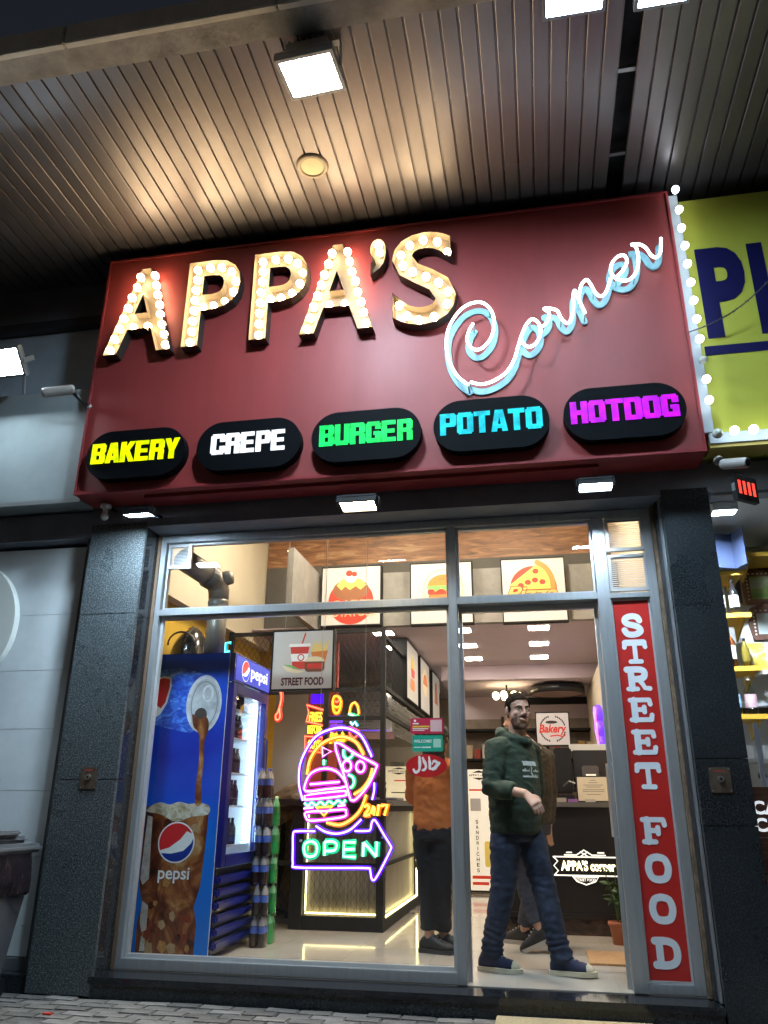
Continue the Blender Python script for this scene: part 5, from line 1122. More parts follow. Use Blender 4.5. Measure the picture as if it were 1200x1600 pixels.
PQ = PY(YC+.22); MB().rect(PQ, 3.11, 3.395, 1.042, 1.268, -.012, 0).build('frame', blackpl, nf); MB().rect(PQ, 3.122, 3.383, 1.053, 1.256, .0005, .003).build('paper', mat('glowing_cream_paper', (.72, .62, .46), .7, emit=(1, .85, .6), es=.03), nf)  # faint glow put into the paper, though it is no lamp
t = MB()
for k, (w, z) in enumerate(((.05, 1.225), (.08, 1.205), (.17, 1.185), (.13, 1.168), (.19, 1.145), (.19, 1.13), (.12, 1.105))): t.rect(PQ, 3.26-w/2, 3.26+w/2, z, z+.005, .0032, .004)
t.build('print', mat('grey_print', (.25, .2, .15), .6), nf)
ps = thing('till_screen', 'dark till screen with a card reader behind the framed notice', 'till', (3.27, YC+.4, 1.04))
MB().box(3.10, 3.46, YC+.36, YC+.40, 1.15, 1.50, .01).build('screen', mat('dark_till_screen', (.03, .032, .038), .15), ps); MB().box(3.24, 3.32, YC+.38, YC+.46, 1.041, 1.149, .005).build('stand', blackmt, ps)
MB().box(3.18, 3.33, YC+.325, YC+.354, 1.20, 1.36, .01).build('card_reader', mat('grey_reader', (.09, .08, .085), .4), ps); MB().rect(PY(YC+.3245), 3.21, 3.30, 1.262, 1.285, 0, .002).build('lit_label', emat('lit_label', (1, .9, .7), .7), ps)
MB().box(3.08, 3.5, YC+.45, YC+.47, 1.50, 1.56, .004).build('top_bar', whitepl, ps)
cm = thing('coffee_machine', 'black coffee machine with grey base left of the till', 'coffee machine', (2.98, YC+.4, 1.04))
MB().box(2.93, 3.09, YC+.30, YC+.55, 1.12, 1.52, .012).build('body', blackpl, cm); MB().box(2.80, 2.91, YC+.28, YC+.50, 1.041, 1.24, .01).build('grinder', mat('grey_machine', (.16, .155, .14), .5, noi=.1), cm); MB().box(2.92, 3.09, YC+.12, YC+.5, 1.041, 1.10, .008).build('drip_tray', blackmt, cm)
MB().tube([(3.0, YC+.25, 1.18), (3.05, YC+.16, 1.22), (3.10, YC+.15, 1.20)], .007, 8).build('steam_wand', steel, cm)
cf = thing('cup_tower', 'tall stack of kraft paper cups behind the coffee machine', 'cups', (2.85, YC+.5, 1.04))
for k in range(9): MB().lathe([(.035, 0), (.045, .07), (.047, .072)], 2.86, YC+.56, 1.041+.05*k, 14).build('cup', mat('kraft_card', (.45, .30, .16), .7, rnd=.15), cf)
for k, (xx, c_, lab) in enumerate(((2.97, (.35, .31, .26), 'small beige box on the till counter edge'), (3.07, (.28, .12, .42), 'small violet box on the till counter edge'), (3.22, (.5, .46, .42), 'flat pale tin in front of the framed notice'))):
    tag(bx('small_box', xx-.045, xx+.04, YC+.03, YC+.10, 1.041, 1.041+.025+.01*(k == 0), mat('box_colour_%d' % k, c_, .5), None, .003), lab, 'box')
fk = thing('rear_shelving', 'dim dark shelving with goods behind the till', 'shelving', (3.1, 6, 0))
for z in (1.2, 1.6, 2.0): bx('shelf_board', 1.7, 3.6, 6.1, 6.4, z, z+.03, blackmt, fk)
for x in (1.7, 2.3, 2.9, 3.55): bx('upright', x, x+.04, 6.08, 6.099, 0, 2.19, blackmt, fk)
bx('back_board', 1.7, 3.62, 6.41, 6.45, 0, 2.19, mat('dim_back_board', (.26, .22, .19), .7, noi=.3, ns=4), fk)
for k in range(16):
    x = 1.8+.11*k; z = random.choice((1.231, 1.631)); hgt = random.uniform(.12, .28)
    bx('goods', x, x+.08, 6.15, 6.3, z, z+hgt, mat('goods_%d' % (k % 5), [(.5, .42, .3), (.4, .06, .04), (.6, .6, .58), (.08, .07, .1), (.45, .3, .08)][k % 5], .5), fk)
sd_ = thing('standing_banner', 'lit white standing banner reading SANDWICHES behind the walking man', 'banner', (2.0, 5.5, 0))
PSd = PY(5.30)
bx('banner_case', 1.86, 2.26, 5.301, 5.36, .02, 1.46, blackmt, sd_); MB().rect(PSd, 1.875, 2.245, .04, 1.45, .0, .004).build('lit_sheet', emat('lit_banner', (1.0, .88, .66), .5, (.7, .66, .6)), sd_)
for k, ch in enumerate('SANDWICHES'):
    t = MB(); text(t, PSd, ch, 1.975-(.004 if ch == 'I' else .018), 1.975+(.004 if ch == 'I' else .018), .80-.062*k, .845-.062*k, .004, .006, .02); t.build('letter', p_blk, sd_)
t = MB(); text(t, PSd, "APPA'S corner", 1.89, 2.16, 1.365, 1.395, .004, .006, .01); t.build('lettering', p_blk, sd_)
MB().plate(PSd, [(1.93, 1.41), (2.02, 1.44), (2.11, 1.41)], .004, .006).build('crest', p_blk, sd_); MB().plate(PSd, [(1.93, 1.35), (2.02, 1.32), (2.11, 1.35)], .004, .006).build('crest', p_blk, sd_)
for a_ in ((1.89, 2.20, 1.19, 1.21), (1.90, 2.2, .17, .205), (1.90, 2.1, .10, .135)): MB().rect(PSd, *a_, .004, .006).build('red_print', p_red, sd_)
MB().plate(PSd, bez_round(2.06, 2.13, .30, .60, .034), .004, .007).build('hot_dog_print', p_yel, sd_); MB().rect(PSd, 1.90, 2.03, .95, 1.10, .004, .005).build('grey_square', pm('grey', (.45, .42, .38), .2), sd_)
# plant and mat
pl = thing('potted_plant', 'leafy plant in a small terracotta pot beside the door jamb', 'plant', (3.33, 1.76, 0))
MB().lathe([(.05, 0), (.07, .13), (.08, .132), (.08, .16), (.07, .16), (.065, .14)], 3.33, 1.76, .001, 20).build('pot', terra, pl, True); MB().lathe([(.066, .145), (0, .15)], 3.33, 1.76, 0, 16, False).build('soil', mat('soil', (.03, .02, .015), .9), pl)
stems = []
for k in range(6):
    a = 2*pi*k/6; top = (3.33+.06*cos(a)-.02, 1.76+.07*sin(a), random.uniform(.34, .56)); stems.append(top)
    MB().tube([(3.33, 1.76, .14), (3.33+.02*cos(a), 1.76+.02*sin(a), .35), top], .004, 5).build('stem', leaf, pl)
lf = None
for k in range(34):
    tp = Vector(random.choice(stems)); base = Vector((3.33, 1.76, .2)).lerp(tp, random.uniform(.45, 1.05))
    if lf is None: o = MB().add([(0, 0, 0), (.016, .02, .004), (.02, .045, .0), (0, .08, -.012), (-.02, .045, 0), (-.016, .02, .004)], [(0, 1, 2, 3), (0, 3, 4, 5)]).build('leaf', leaf, pl); lf = o.data
    else: o = link('leaf', lf, pl)
    o.location = base; o.rotation_euler = (random.uniform(-.6, .9), random.uniform(-.5, .5), random.uniform(0, 6.28)); o.scale = (random.uniform(.7, 1.2),)*3
tag(bx('cork_mat', 3.05, 3.62, .82, 1.34, .001, .014, cork, None, .003), 'brown cork mat on the tiles at the right of the doorway', 'mat')
# dome camera under the rear ceiling
cd = thing('ceiling_camera', 'white ceiling camera right of the bulkhead underside by the mullion', 'security camera', (1.98, 2.36, 2.6))
MB().lathe([(.0, -.10), (.02, -.09), (.035, -.05), (.04, 0)], 1.985, 2.36, 2.699, 16, False).build('shell', whitepl, cd, True); MB().lathe([(0, -.014), (.012, -.008), (.016, 0)], 2.005, 2.33, 2.62, 12, False).build('lens', blackpl, cd)

# ------------------------------------------------------------------ neighbour shop on the right
nbw = struct('neighbour_room', MB().box(4.25, 8, 1.40, 1.5, 1.75, 3.1).box(4.01, 8, -.1, 2.39, 3.055, 3.12).box(4.0, 8, 1.9, 2.0, -.05, 1.74), mat('cool_white_wall', (.55, .60, .66), .6, noi=.05))
nl = thing('neighbour_lintel', 'black clad beam under the lime yellow sign', 'beam', (5, 0, 3.0)); bx('beam', 4.021, 8, -.22, -.11, 2.93, 3.16, lintelm, nl); bx('beam_edge', 4.021, 8, -.225, -.221, 2.93, 2.95, dkgrey, nl)
flood('shop_lamp', 'glaring white lamp inside the right hand shop behind the pillar', (4.20, .25, 2.985), .15, .10, .02, 0, emat('shop_lamp_glass', (.82, .93, 1), 3000), whitepl, None, 0, None, .04, .01)
yshelf = mat('ochre_shelf_edge', (.50, .31, .03), .5)
def wshelf(label, x0, x1, y0, y1, z):
    t = thing('yellow_shelf', label, 'shelf', ((x0+x1)/2, (y0+y1)/2, z), 'ochre shelves in the neighbour shop'); bx('board', x0, x1, y0, y1, z, z+.035, yshelf, t)
    for x in (x0+.03, x1-.05): MB().add([(x, y0+.02, z-.001), (x+.015, y0+.02, z-.001), (x+.015, y1, z-.001), (x, y1, z-.001), (x, y1, z-.12), (x+.015, y1, z-.12)], [(0, 3, 4), (1, 5, 2), (0, 1, 2, 3), (0, 4, 5, 1), (3, 2, 5, 4)]).build('bracket', yshelf, t)
    return t
wshelf('short ochre shelf under the dark speaker box, topmost by the pillar', 4.15, 4.42, .85, 1.2, 2.675)
wshelf('ochre shelf with black bottles, second from the top by the pillar', 4.14, 4.43, .85, 1.2, 2.345)
wshelf('ochre shelf with brown and amber bottles, third from the top', 4.14, 4.44, .85, 1.2, 1.945)
wshelf('lowest ochre shelf carrying two clear bottles', 4.14, 4.43, .85, 1.2, 1.60)
wshelf('long ochre shelf at the right edge above the carved mirrors', 4.50, 5.5, 1.0, 1.35, 2.86)
spk = thing('speaker_box', 'dark blue angled box on the topmost ochre shelf', 'box', (4.28, .8, 2.6)); dbl = mat('dark_blue_box', (.03, .045, .10), .4)
MB().add([(4.19, .72, 2.712), (4.36, .80, 2.712), (4.41, .66, 2.712), (4.44, .75, 2.712), (4.42, 1.0, 2.712), (4.19, 1.0, 2.712), (4.19, .72, 2.985), (4.36, .80, 2.985), (4.41, .66, 3.01), (4.44, .75, 3.01), (4.42, 1.0, 2.985), (4.19, 1.0, 2.985)], [(0, 5, 4, 3, 2, 1), (6, 7, 8, 9, 10, 11), (0, 1, 7, 6), (1, 2, 8, 7), (2, 3, 9, 8), (3, 4, 10, 9), (4, 5, 11, 10), (5, 0, 6, 11)]).build('box_shell', dbl, spk)
bx('white_side', 4.165, 4.188, .72, .98, 2.712, 2.92, whitepl, spk)
def nbottle(label, x, y, z, h, r, m, labm, capm):
    t = thing('bottle', label, 'bottle', (x, y, z), 'bottles on the ochre shelves'); MB().lathe([(0, 0), (r, .003), (r, h*.62), (r*.45, h*.78), (r*.38, h*.93), (0, h*.935)], x, y, z+.001, 16).build('glass', m, t, True)
    MB().lathe([(r*1.02, h*.18), (r*1.02, h*.52)], x, y, z, 16, False).build('paper_label', labm, t, True); MB().lathe([(r*.42, h*.9), (r*.42, h), (0, h)], x, y, z+.002, 12).build('cap', capm, t)
bk_ = mat('black_glass', (.01, .01, .012), .1); am = mat('amber_glass', (.12, .035, .012), .1); ol_ = mat('olive_glass', (.14, .11, .02), .1); pap = mat('paper_label', (.55, .56, .50), .6); bl_ = mat('pale_blue_label', (.25, .42, .62), .5)
nbottle('black bottle with a pale label on the second ochre shelf, by the pillar', 4.235, .90, 2.382, .27, .036, bk_, pap, bk_); nbottle('black bottle with a pale label on the second ochre shelf, right one', 4.335, .90, 2.382, .27, .036, bk_, pap, bk_)
nbottle('brown bottle with a white label on the third ochre shelf', 4.25, .90, 1.982, .30, .045, am, pap, bk_); nbottle('slim amber bottle right of the brown one on the third shelf', 4.36, .90, 1.982, .21, .028, ol_, ol_, bk_)
nbottle('clear bottle with a blue label on the lowest shelf, by the pillar', 4.235, .90, 1.637, .27, .042, glass_bot, bl_, whitepl); nbottle('clear bottle with a red and blue label on the lowest shelf, right one', 4.345, .90, 1.637, .27, .042, glass_bot, mat('pale_red_label', (.45, .30, .36), .5), whitepl)
carv = mat('carved_brown_wood', (.10, .045, .03), .5, noi=.4, ns=40); inl = mat('bone_inlay', (.62, .60, .52), .5)
def mirror(label, x, z, w, h, scene):
    t = thing('carved_mirror', label, 'mirror', (x, 1.38, z-h/2), 'carved mirrors on the white wall'); P = PY(1.395); fw = .045
    MB().plate(P, [(x-w/2, z-h/2), (x+w/2, z-h/2), (x+w/2+.02, z), (x+w/2, z+h/2), (x+w*.22, z+h/2+.03), (x, z+h/2+.07), (x-w*.22, z+h/2+.03), (x-w/2, z+h/2), (x-w/2-.02, z)], 0, .02).build('carved_frame', carv, t)
    MB().rect(P, x-w/2+fw, x+w/2-fw, z-h/2+fw, z+h/2-fw, .0205, .023).build('mirror_glass', scene, t)
    for k in range(7): MB().ell(P, x-w/2+fw*.5, z-h/2+fw+(h-2*fw)*k/6, .008, .008, .0205, .023, 8).build('inlay_dot', inl, t)
    for k in range(6): MB().ell(P, x-w/2+fw+(w-2*fw)*k/5, z+h/2-fw*.45, .01, .008, .0205, .023, 8).build('inlay_dot', inl, t)
mirror('carved wooden mirror showing green, upper one at the right edge', 4.68, 2.70, .26, .28, ramp_mat('painted_green_reflection', [(.10, .20, .05), (.22, .32, .10), (.45, .5, .42)], (4, 4, 14), 3, .3)); mirror('carved wooden mirror with pale glass, lower one at the right edge', 4.70, 2.40, .28, .26, mat('pale_mirror', (.5, .58, .6), .1))  # green mirror image painted into the upper glass colour
pf = thing('picture_frame', 'small dark picture in a gilt frame left of the carved mirrors', 'picture', (4.5, 1.3, 2.45)); MB().rect(PY(1.395), 4.40, 4.535, 2.56, 2.82, 0, .015).build('gilt_frame', mat('gilt', (.55, .45, .25), .4, .3), pf); MB().rect(PY(1.38), 4.415, 4.52, 2.575, 2.805, .0005, .003).build('dark_picture', mat('dark_picture', (.02, .02, .025), .3), pf); MB().plate(PY(1.376), [(4.43, 2.58), (4.49, 2.58), (4.46, 2.73), (4.44, 2.72)], 0, .002).build('pale_figure', mat('pale_cyan', (.3, .5, .5), .5), pf)
ycd = thing('marbled_card', 'yellow and white marbled card leaning on a white ledge', 'card', (4.55, 1.3, 2.1)); MB().rect(PY(1.36), 4.45, 4.62, 2.02, 2.24, 0, .01).build('card_sheet', ramp_mat('yellow_marble', [(.60, .42, .04), (.65, .50, .10), (.72, .70, .62)], (7, 7, 9), 3, .4, 0, 1.5), ycd); bx('white_ledge', 4.42, 5.2, 1.28, 1.399, 1.98, 2.015, whitepl, ycd)
fan = thing('straw_plates', 'woven straw plates behind the dark box near the ceiling', 'plates', (4.6, 1.37, 2.9)); 
for (xx, zz, rr) in ((4.44, 2.90, .16), (4.72, 2.99, .17)): MB().ell(PY(1.395), xx, zz, rr, rr*.9, 0, .02, 28).build('straw_plate', mat('straw_weave', (.32, .30, .20), .8, noi=.35, ns=60, bump=.4, bs=90), fan)
wc = thing('wood_counter', 'dark walnut clad counter with white capital letters at the right edge', 'counter', (5, 0, GZ))
for k in range(6): MB().box(4.005, 6.0, -.06, .02, GZ+.19*k+.002, GZ+.19*(k+1)+.02*0-.002, .003).build('walnut_board', wood, wc)
bx('steel_edge', 4.002, 6, -.062, .02, 1.024, 1.115, wood, wc)
PWc = PY(-.0625)
for r_, txt in ((1.0, 'CAFE'), (.905, 'CARD')):
    t = MB(); text(t, PWc, txt[:2], 4.022, 4.165, r_-.038, r_+.038, 0, .004, .03); t.build('white_letters', emat('backlit_white_letters', (.9, .95, 1.0), .65), wc)  # letters given a glow so they read bright on the unlit counter
ac_ = thing('acrylic_display', 'clear acrylic display case on the walnut counter', 'display case', (4.3, .1, 1.12)); MB().box(4.06, 4.5, .05, .056, 1.116, 1.62).box(4.06, 4.066, .057, .5, 1.116, 1.62).build('panes', acry, ac_); bx('grey_post', 4.13, 4.155, .06, .09, 1.116, 1.50, mat('pale_grey_post', (.42, .47, .52), .4), ac_)
for k in range(4): bx('small_jar', 4.08+.05*k, 4.115+.05*k, .30, .34, 1.30, 1.38, whitepl, ac_)
bx('inner_shelf', 4.07, 4.5, .25, .5, 1.27, 1.295, whitepl, ac_)
MB().lathe([(0, -.03), (.025, -.015), (.028, 0), (.02, .02), (0, .03)], 4.17, .2, 1.19, 14, False).build('black_knob', blackpl, ac_, True)

# ------------------------------------------------------------------ people
def ell3(mb, c, ax, sub=2):
    g = bmesh.new(); bmesh.ops.create_icosphere(g, subdivisions=sub, radius=1)
    M4 = Matrix((ax[0], ax[1], ax[2])).transposed().to_4x4(); M4.translation = c; return mb.bm(g, M4)
def loft(mb, rings, n=20):
    v = []; f = []
    for c, a, b in rings:
        for k in range(n): v.append(Vector(c)+Vector(a)*cos(2*pi*k/n)+Vector(b)*sin(2*pi*k/n))
    for i in range(len(rings)-1):
        for k in range(n): f.append((i*n+k, i*n+(k+1) % n, (i+1)*n+(k+1) % n, (i+1)*n+k))
    f += [tuple(range(n))[::-1], tuple((len(rings)-1)*n+k for k in range(n))]
    return mb.add(v, f)
def shell(src, cond, off, inner=.002):
    """a skin grown off the part of a surface where cond(point) holds"""
    me = bpy.data.meshes.new('t'); me.from_pydata(src.v, [], src.f); me.update()
    b = bmesh.new(); b.from_mesh(me); bpy.data.meshes.remove(me); bmesh.ops.recalc_face_normals(b, faces=b.faces[:]); b.normal_update()
    keep = [f for f in b.faces if cond(f.calc_center_median())]
    out = MB(); idx = {}
    for f in keep:
        for w in f.verts:
            if w.index not in idx:
                idx[w.index] = len(out.v); o_ = off(w.co) if callable(off) else off
                out.v.append(tuple(w.co+w.normal*o_))
        out.f.append(tuple(idx[w.index] for w in f.verts))
    b.free(); out.sm = True
    return out
def shoe(T, ank, d, up_m, sole_m, L=.285, wd=.052, pitch=0., toe_m=None):
    d = Vector((d[0], d[1], 0)).normalized(); s = Vector((-d.y, d.x, 0)); A = Vector((ank[0], ank[1], 0))
    rot = Matrix.Rotation(pitch, 3, s); base = Vector((ank[0], ank[1], ank[2]))
    def W(l, w, h): return base+rot @ (d*l+s*w+Vector((0, 0, h-.085)))
    out = [(-.075, .030), (-.085, 0), (-.075, -.030), (-.03, -.037), (.05, -.043), (.13, -wd), (.18, -.042), (L-.085, -.015), (L-.08, .0), (L-.088, .018), (.17, .046), (.12, wd), (.05, .042), (-.03, .036)]
    o = [Vector(q) for q in out]; pl_ = catmull(o, 3, True)
    sl = MB(); n = len(pl_)
    sl.add([W(q.x, q.y, .0) for q in pl_]+[W(q.x*1.01, q.y*1.04, .028) for q in pl_], [tuple(range(n)), tuple(range(2*n-1, n-1, -1))]+[(i, n+i, n+(i+1) % n, (i+1) % n) for i in range(n)])
    sl.build('sole', sole_m, T)
    rg_ = []
    for l, w, h in ((-.078, .020, .06), (-.06, .034, .085), (-.02, .038, .115), (.025, .040, .12), (.06, .043, .095), (.11, .048, .072), (.155, .045, .060), (.185, .032, .045), (.197, .012, .032)):
        c = W(l, 0, (h+.02)/2); rg_.append((c, rot @ s*w, rot @ Vector((0, 0, (h-.016)/2+.01))))
    u = fuse(loft(MB(), rg_, 18), .007, 4); u.build('shoe_upper', up_m, T)
    if toe_m:
        tcap = shell(u, lambda p: (p-W(.16, 0, .03)).dot(rot @ d) > 0, .0025); tcap.build('toe_cap', toe_m, T)
    la = MB()
    for k in range(4): la.tube([W(.035+.025*k, -.022, .118-.014*k), W(.045+.025*k, 0, .124-.014*k), W(.035+.025*k, .022, .118-.014*k)], .0028, 5)
    la.build('laces', mat('lace_grey', (.35, .35, .36), .7), T)
def hand(mb, w, d, pn, th, curl=.6, size=1.0):
    """palm at wrist w along d, pn = back-of-hand normal, th = thumb side"""
    w = Vector(w); d = Vector(d).normalized(); pn = Vector(pn); pn = (pn-d*pn.dot(d)).normalized(); sd = d.cross(pn)
    if sd.dot(Vector(th)) < 0: sd = -sd
    S_ = size
    loft(mb, [(w-d*.015, sd*.026*S_, pn*.019*S_), (w+d*.03*S_, sd*.036*S_, pn*.017*S_), (w+d*.075*S_, sd*.041*S_, pn*.014*S_), (w+d*.092*S_, sd*.039*S_, pn*.011*S_)], 14)
    for i, (o, L) in enumerate(((.031, .072), (.0105, .080), (-.0105, .074), (-.031, .058))):
        p = w+d*.085*S_+sd*o*S_; dd = d.copy(); pts = [p-d*.02]; rr = [.0095*S_]
        for k in range(3):
            a = curl*(.5+.35*k+.08*i); dd = (d*cos(a)-pn*sin(a)).normalized(); p = p+dd*L*S_*(.42, .33, .25)[k]; pts.append(p.copy()); rr.append((.0088, .008, .007)[k]*S_)
        mb.tube(pts, rr, 8)
    p = w+d*.025*S_+sd*.03*S_; mb.tube([p, p+(sd*.6+d*.7).normalized()*.035*S_-pn*.006, p+(sd*.3+d*.95).normalized()*.065*S_-pn*.016], [.013*S_, .011*S_, .008*S_], 8)
def head(mb, c, f, s, u, k=1.0):
    e = lambda o, r: ell3(mb, c+(s*o[0]+f*o[1]+u*o[2])*k, (s*r[0]*k, f*r[1]*k, u*r[2]*k))
    e((0, -.008, .032), (.077, .098, .090)); e((0, .022, -.035), (.069, .070, .085)); e((0, .034, -.086), (.056, .050, .036)); e((0, .062, -.104), (.027, .024, .022))
    e((0, .074, .026), (.050, .020, .014)); e((0, .088, -.063), (.026, .012, .012)); e((.038, .060, -.022), (.022, .022, .020)); e((-.038, .060, -.022), (.022, .022, .020))
    for q in (1, -1): e((q*.077, -.005, -.004), (.010, .020, .033)); e((q*.013, .098, -.030), (.010, .012, .009))
    mb.tube([c+(f*.090+u*.018)*k, c+(f*.105-u*.010)*k, c+(f*.116-u*.030)*k], [.009*k, .011*k, .014*k], 10)
    mb.tube([c+(u*-.07-f*.012)*k, c+(u*-.13-f*.02)*k, c+(u*-.19-f*.026)*k], [.056*k, .057*k, .068*k], 14)
def V3(*a): return Vector(a)
Zu = V3(0, 0, 1)

# ---- man in the green hoodie, walking out of the doorway
man = thing('person', 'man in a dark green hoodie and blue jeans walking out of the doorway', 'person', (2.65, .44, 0))
Fd = V3(.80, -.60, 0); Rt = V3(-.60, -.80, 0)       # facing, his right
pc = V3(2.615, .45, 0)
green = mat('dark_green_fleece', (.020, .036, .022), .9, noi=.16, ns=14, bump=.25, bs=260)
jeans = mat('worn_blue_denim', (.019, .029, .058), .9, noi=.38, ns=7, bump=.3, bs=300)
rs = V3(2.515, .31, 1.375); ls = V3(2.735, .60, 1.375); re = V3(2.475, .235, 1.115); rw = V3(2.70, .115, 1.075); le = V3(2.765, .70, 1.12); lw = V3(2.70, .70, .93)
rh = V3(2.548, .385, .87); lh = V3(2.688, .515, .87); rk = V3(2.515, .41, .49); lk = V3(2.775, .46, .49); ra = V3(2.405, .465, .085); la = V3(2.862, .432, .085)
hc = V3(2.668, .425, 1.632); hf = V3(.44, -.90, -.02).normalized(); hs = hf.cross(Zu).normalized(); hu = hs.cross(hf).normalized()
bd = MB(); head(bd, hc, hf, hs, hu, 1.05)
loft(bd, [(V3(2.625, .45, 1.44), Rt*.10, Fd*.07), (V3(2.62, .45, 1.36), Rt*.17, Fd*.09), (V3(2.615, .45, 1.15), Rt*.15, Fd*.10), (V3(2.61, .45, .95), Rt*.14, Fd*.10), (V3(2.615, .45, .84), Rt*.14, Fd*.10)])
for a, b, c_ in ((rs, re, rw), (ls, le, lw)): bd.tube([a, a.lerp(b, .5), b, b.lerp(c_, .4), c_], [.045, .042, .037, .036, .027], 14)
for a, b, c_ in ((rh, rk, ra), (lh, lk, la)): bd.tube([a+V3(0, 0, .03), a.lerp(b, .5), b, b.lerp(c_, .35), c_], [.075, .068, .05, .05, .035], 14)
hd_ = (V3(2.795, .05, .975)-rw).normalized(); hand(bd, rw+hd_*.01, hd_, V3(.15, -.75, .6), V3(.5, .0, .8), .85, .97)
hand(bd, lw, V3(-.1, .05, -.95), V3(.6, .6, .1), V3(.3, -.6, 0), .5)
bdm = fuse(bd, .0056, 3); bdm.build('body', skin, man)
q_ = lambda p: ((p-hc).dot(hs), (p-hc).dot(hf), (p-hc).dot(hu))
def hair_c(p):
    a, b, c = q_(p)
    if c < -.09 or (p-hc).length > .2: return False
    if b > .035: line = .074-.5*max(0, abs(a)-.03)
    elif b > -.005: line = -.012 if abs(a) > .066 and b > .012 else .030
    else: line = .03+(b+.005)*1.3
    return c > max(line, -.075) and not (abs(a) > .079 and c < .035 and b < .02)
hairm = mat('short_dark_hair', (.011, .008, .006), .95, noi=.4, ns=60, bump=.6, bs=260, spec=.1)
shell(bdm, hair_c, lambda p: .003+.006*min(1, max(0, (q_(p)[2]+.01)/.07))+.002*noise.noise(p*60)).build('hair', hairm, man)
def beard_c(p):
    a, b, c = q_(p)
    if c > -.03 or c < -.128 or b < .012 or abs(a) > .09: return False
    if abs(a) < .026 and -.073 < c < -.053: return False
    return (c < -.080 and b > .02) or (abs(a) > .040 and c < -.048-.35*max(0, .07-b) and b > .012) or (abs(a) < .035 and -.053 < c < -.042 and b > .08)
shell(bdm, beard_c, lambda p: .0022).build('beard', mat('stubble_beard', (.15, .092, .068), .95, noi=.2, ns=80, spec=.1), man)
ey = MB(); ib = MB(); ir = MB()
for q in (1, -1):
    ell3(ey, hc+hs*q*.032+hf*.0835+hu*.006, (hs*.0135, hf*.006, hu*.0065), 2); ell3(ir, hc+hs*(q*.032)+hf*.0885+hu*.006, (hs*.006, hf*.003, hu*.006), 1)
    ib.tube([hc+hs*q*.014+hf*.098+hu*.021, hc+hs*q*.033+hf*.097+hu*.027, hc+hs*q*.052+hf*.083+hu*.022], [.0028, .0036, .002], 6)
ey.build('eyes', mat('eye_white', (.5, .47, .44), .2), man); ir.build('irises', mat('dark_iris', (.02, .012, .008), .1), man); ib.build('eyebrows', hairm, man)
ml = MB(); ell3(ml, hc+hf*.0995-hu*.0625, (hs*.024, hf*.003, hu*.0075), 2); ml.build('lips', mat('lip_skin', (.24, .115, .085), .6), man)
hd = MB()
loft(hd, [(V3(2.628, .45, 1.475), Rt*.085, Fd*.075), (V3(2.626, .45, 1.43), Rt*.135, Fd*.095), (V3(2.622, .45, 1.375), Rt*.200, Fd*.120), (V3(2.62, .445, 1.26), Rt*.203, Fd*.146), (V3(2.618, .44, 1.12), Rt*.202, Fd*.162), (V3(2.615, .44, .98), Rt*.200, Fd*.162), (V3(2.612, .445, .89), Rt*.196, Fd*.152), (V3(2.612, .447, .83), Rt*.190, Fd*.146)], 28)
slv = rw.lerp(re, .34)
hd.tube([rs+V3(.035, .04, .01), rs, rs.lerp(re, .5), re, re.lerp(slv, .55), slv], [.08, .083, .076, .072, .063, .056], 18)
hd.tube([ls+V3(-.03, -.04, .01), ls, ls.lerp(le, .5), le, le.lerp(lw, .5), lw], [.078, .078, .068, .062, .052, .042], 18)
hd.tube([V3(2.555, .42, 1.475), V3(2.535, .50, 1.49), V3(2.60, .55, 1.48), V3(2.70, .53, 1.45), V3(2.735, .44, 1.425), V3(2.71, .36, 1.42), V3(2.62, .345, 1.44), V3(2.555, .42, 1.475)], [.035, .045, .042, .032, .027, .027, .030, .035], 12)
def hood_crease(p):
    el_ = max(0, 1-(p-re).length/.17); wa = max(0, 1-abs(p.z-.93)/.09)
    return 1.0*el_*sin((p.z*.8+p.x*.55)*120+5*noise.noise(p*8))+.5*wa*sin(p.z*70+6*noise.noise(p*6))
hdm = fuse(hd, .0095, 3, .0068, 9, 3., .5, hood_crease)
hdm.build('hoodie', green, man)
chf = lambda p: ((p-V3(2.62, .445, 1.2)).dot(Rt), (p-V3(2.62, .445, 1.2)).dot(Fd), p.z)
def print_c(p):
    a, b, z = chf(p)
    if b < .05: return False
    return (abs(z-1.275) < .013 and abs(a) < .075) or (abs(z-1.228) < .007 and .02 < abs(a) < .085) or (abs(z-1.19) < .007 and abs(a) < .085) or (abs(a) < .006 and 1.19 < z < 1.27)
shell(hdm, print_c, .0015).build('chest_print', mat('faded_white_print', (.42, .46, .44), .8), man)
hem = shell(hdm, lambda p: p.z < .865 and (p-V3(2.612, .447, .87)).length < .25, .003); hem.build('hem_band', mat('green_rib', (.016, .028, .018), .95), man)
jn = MB()
loft(jn, [(V3(2.613, .45, .90), Rt*.160, Fd*.115), (V3(2.615, .45, .84), Rt*.172, Fd*.125), (V3(2.617, .45, .78), Rt*.168, Fd*.12)], 24)
jn.tube([rh+V3(0, 0, .0), rh.lerp(rk, .3), rk+V3(0, 0, .02), rk.lerp(ra, .4), rk.lerp(ra, .75), ra+V3(.012, 0, -.005)], [.093, .104, .083, .076, .069, .072], 20)
jn.tube([lh+V3(0, 0, .0), lh.lerp(lk, .3), lk+V3(0, 0, .02), lk.lerp(la, .4), lk.lerp(la, .75), la+V3(.008, 0, -.005)], [.091, .101, .081, .075, .068, .071], 20)
def jean_crease(p):
    low = max(0, 1-abs(p.z-.17)/.16); kn = max(0, 1-abs(p.z-.52)/.10)
    return 1.1*low*sin(p.z*150+6*noise.noise(p*9))+.6*kn*sin(p.z*95+7*noise.noise(p*8))
jnm = fuse(jn, .0095, 2, .0052, 13, 8., .5, jean_crease); jnm.build('jeans', jeans, man)
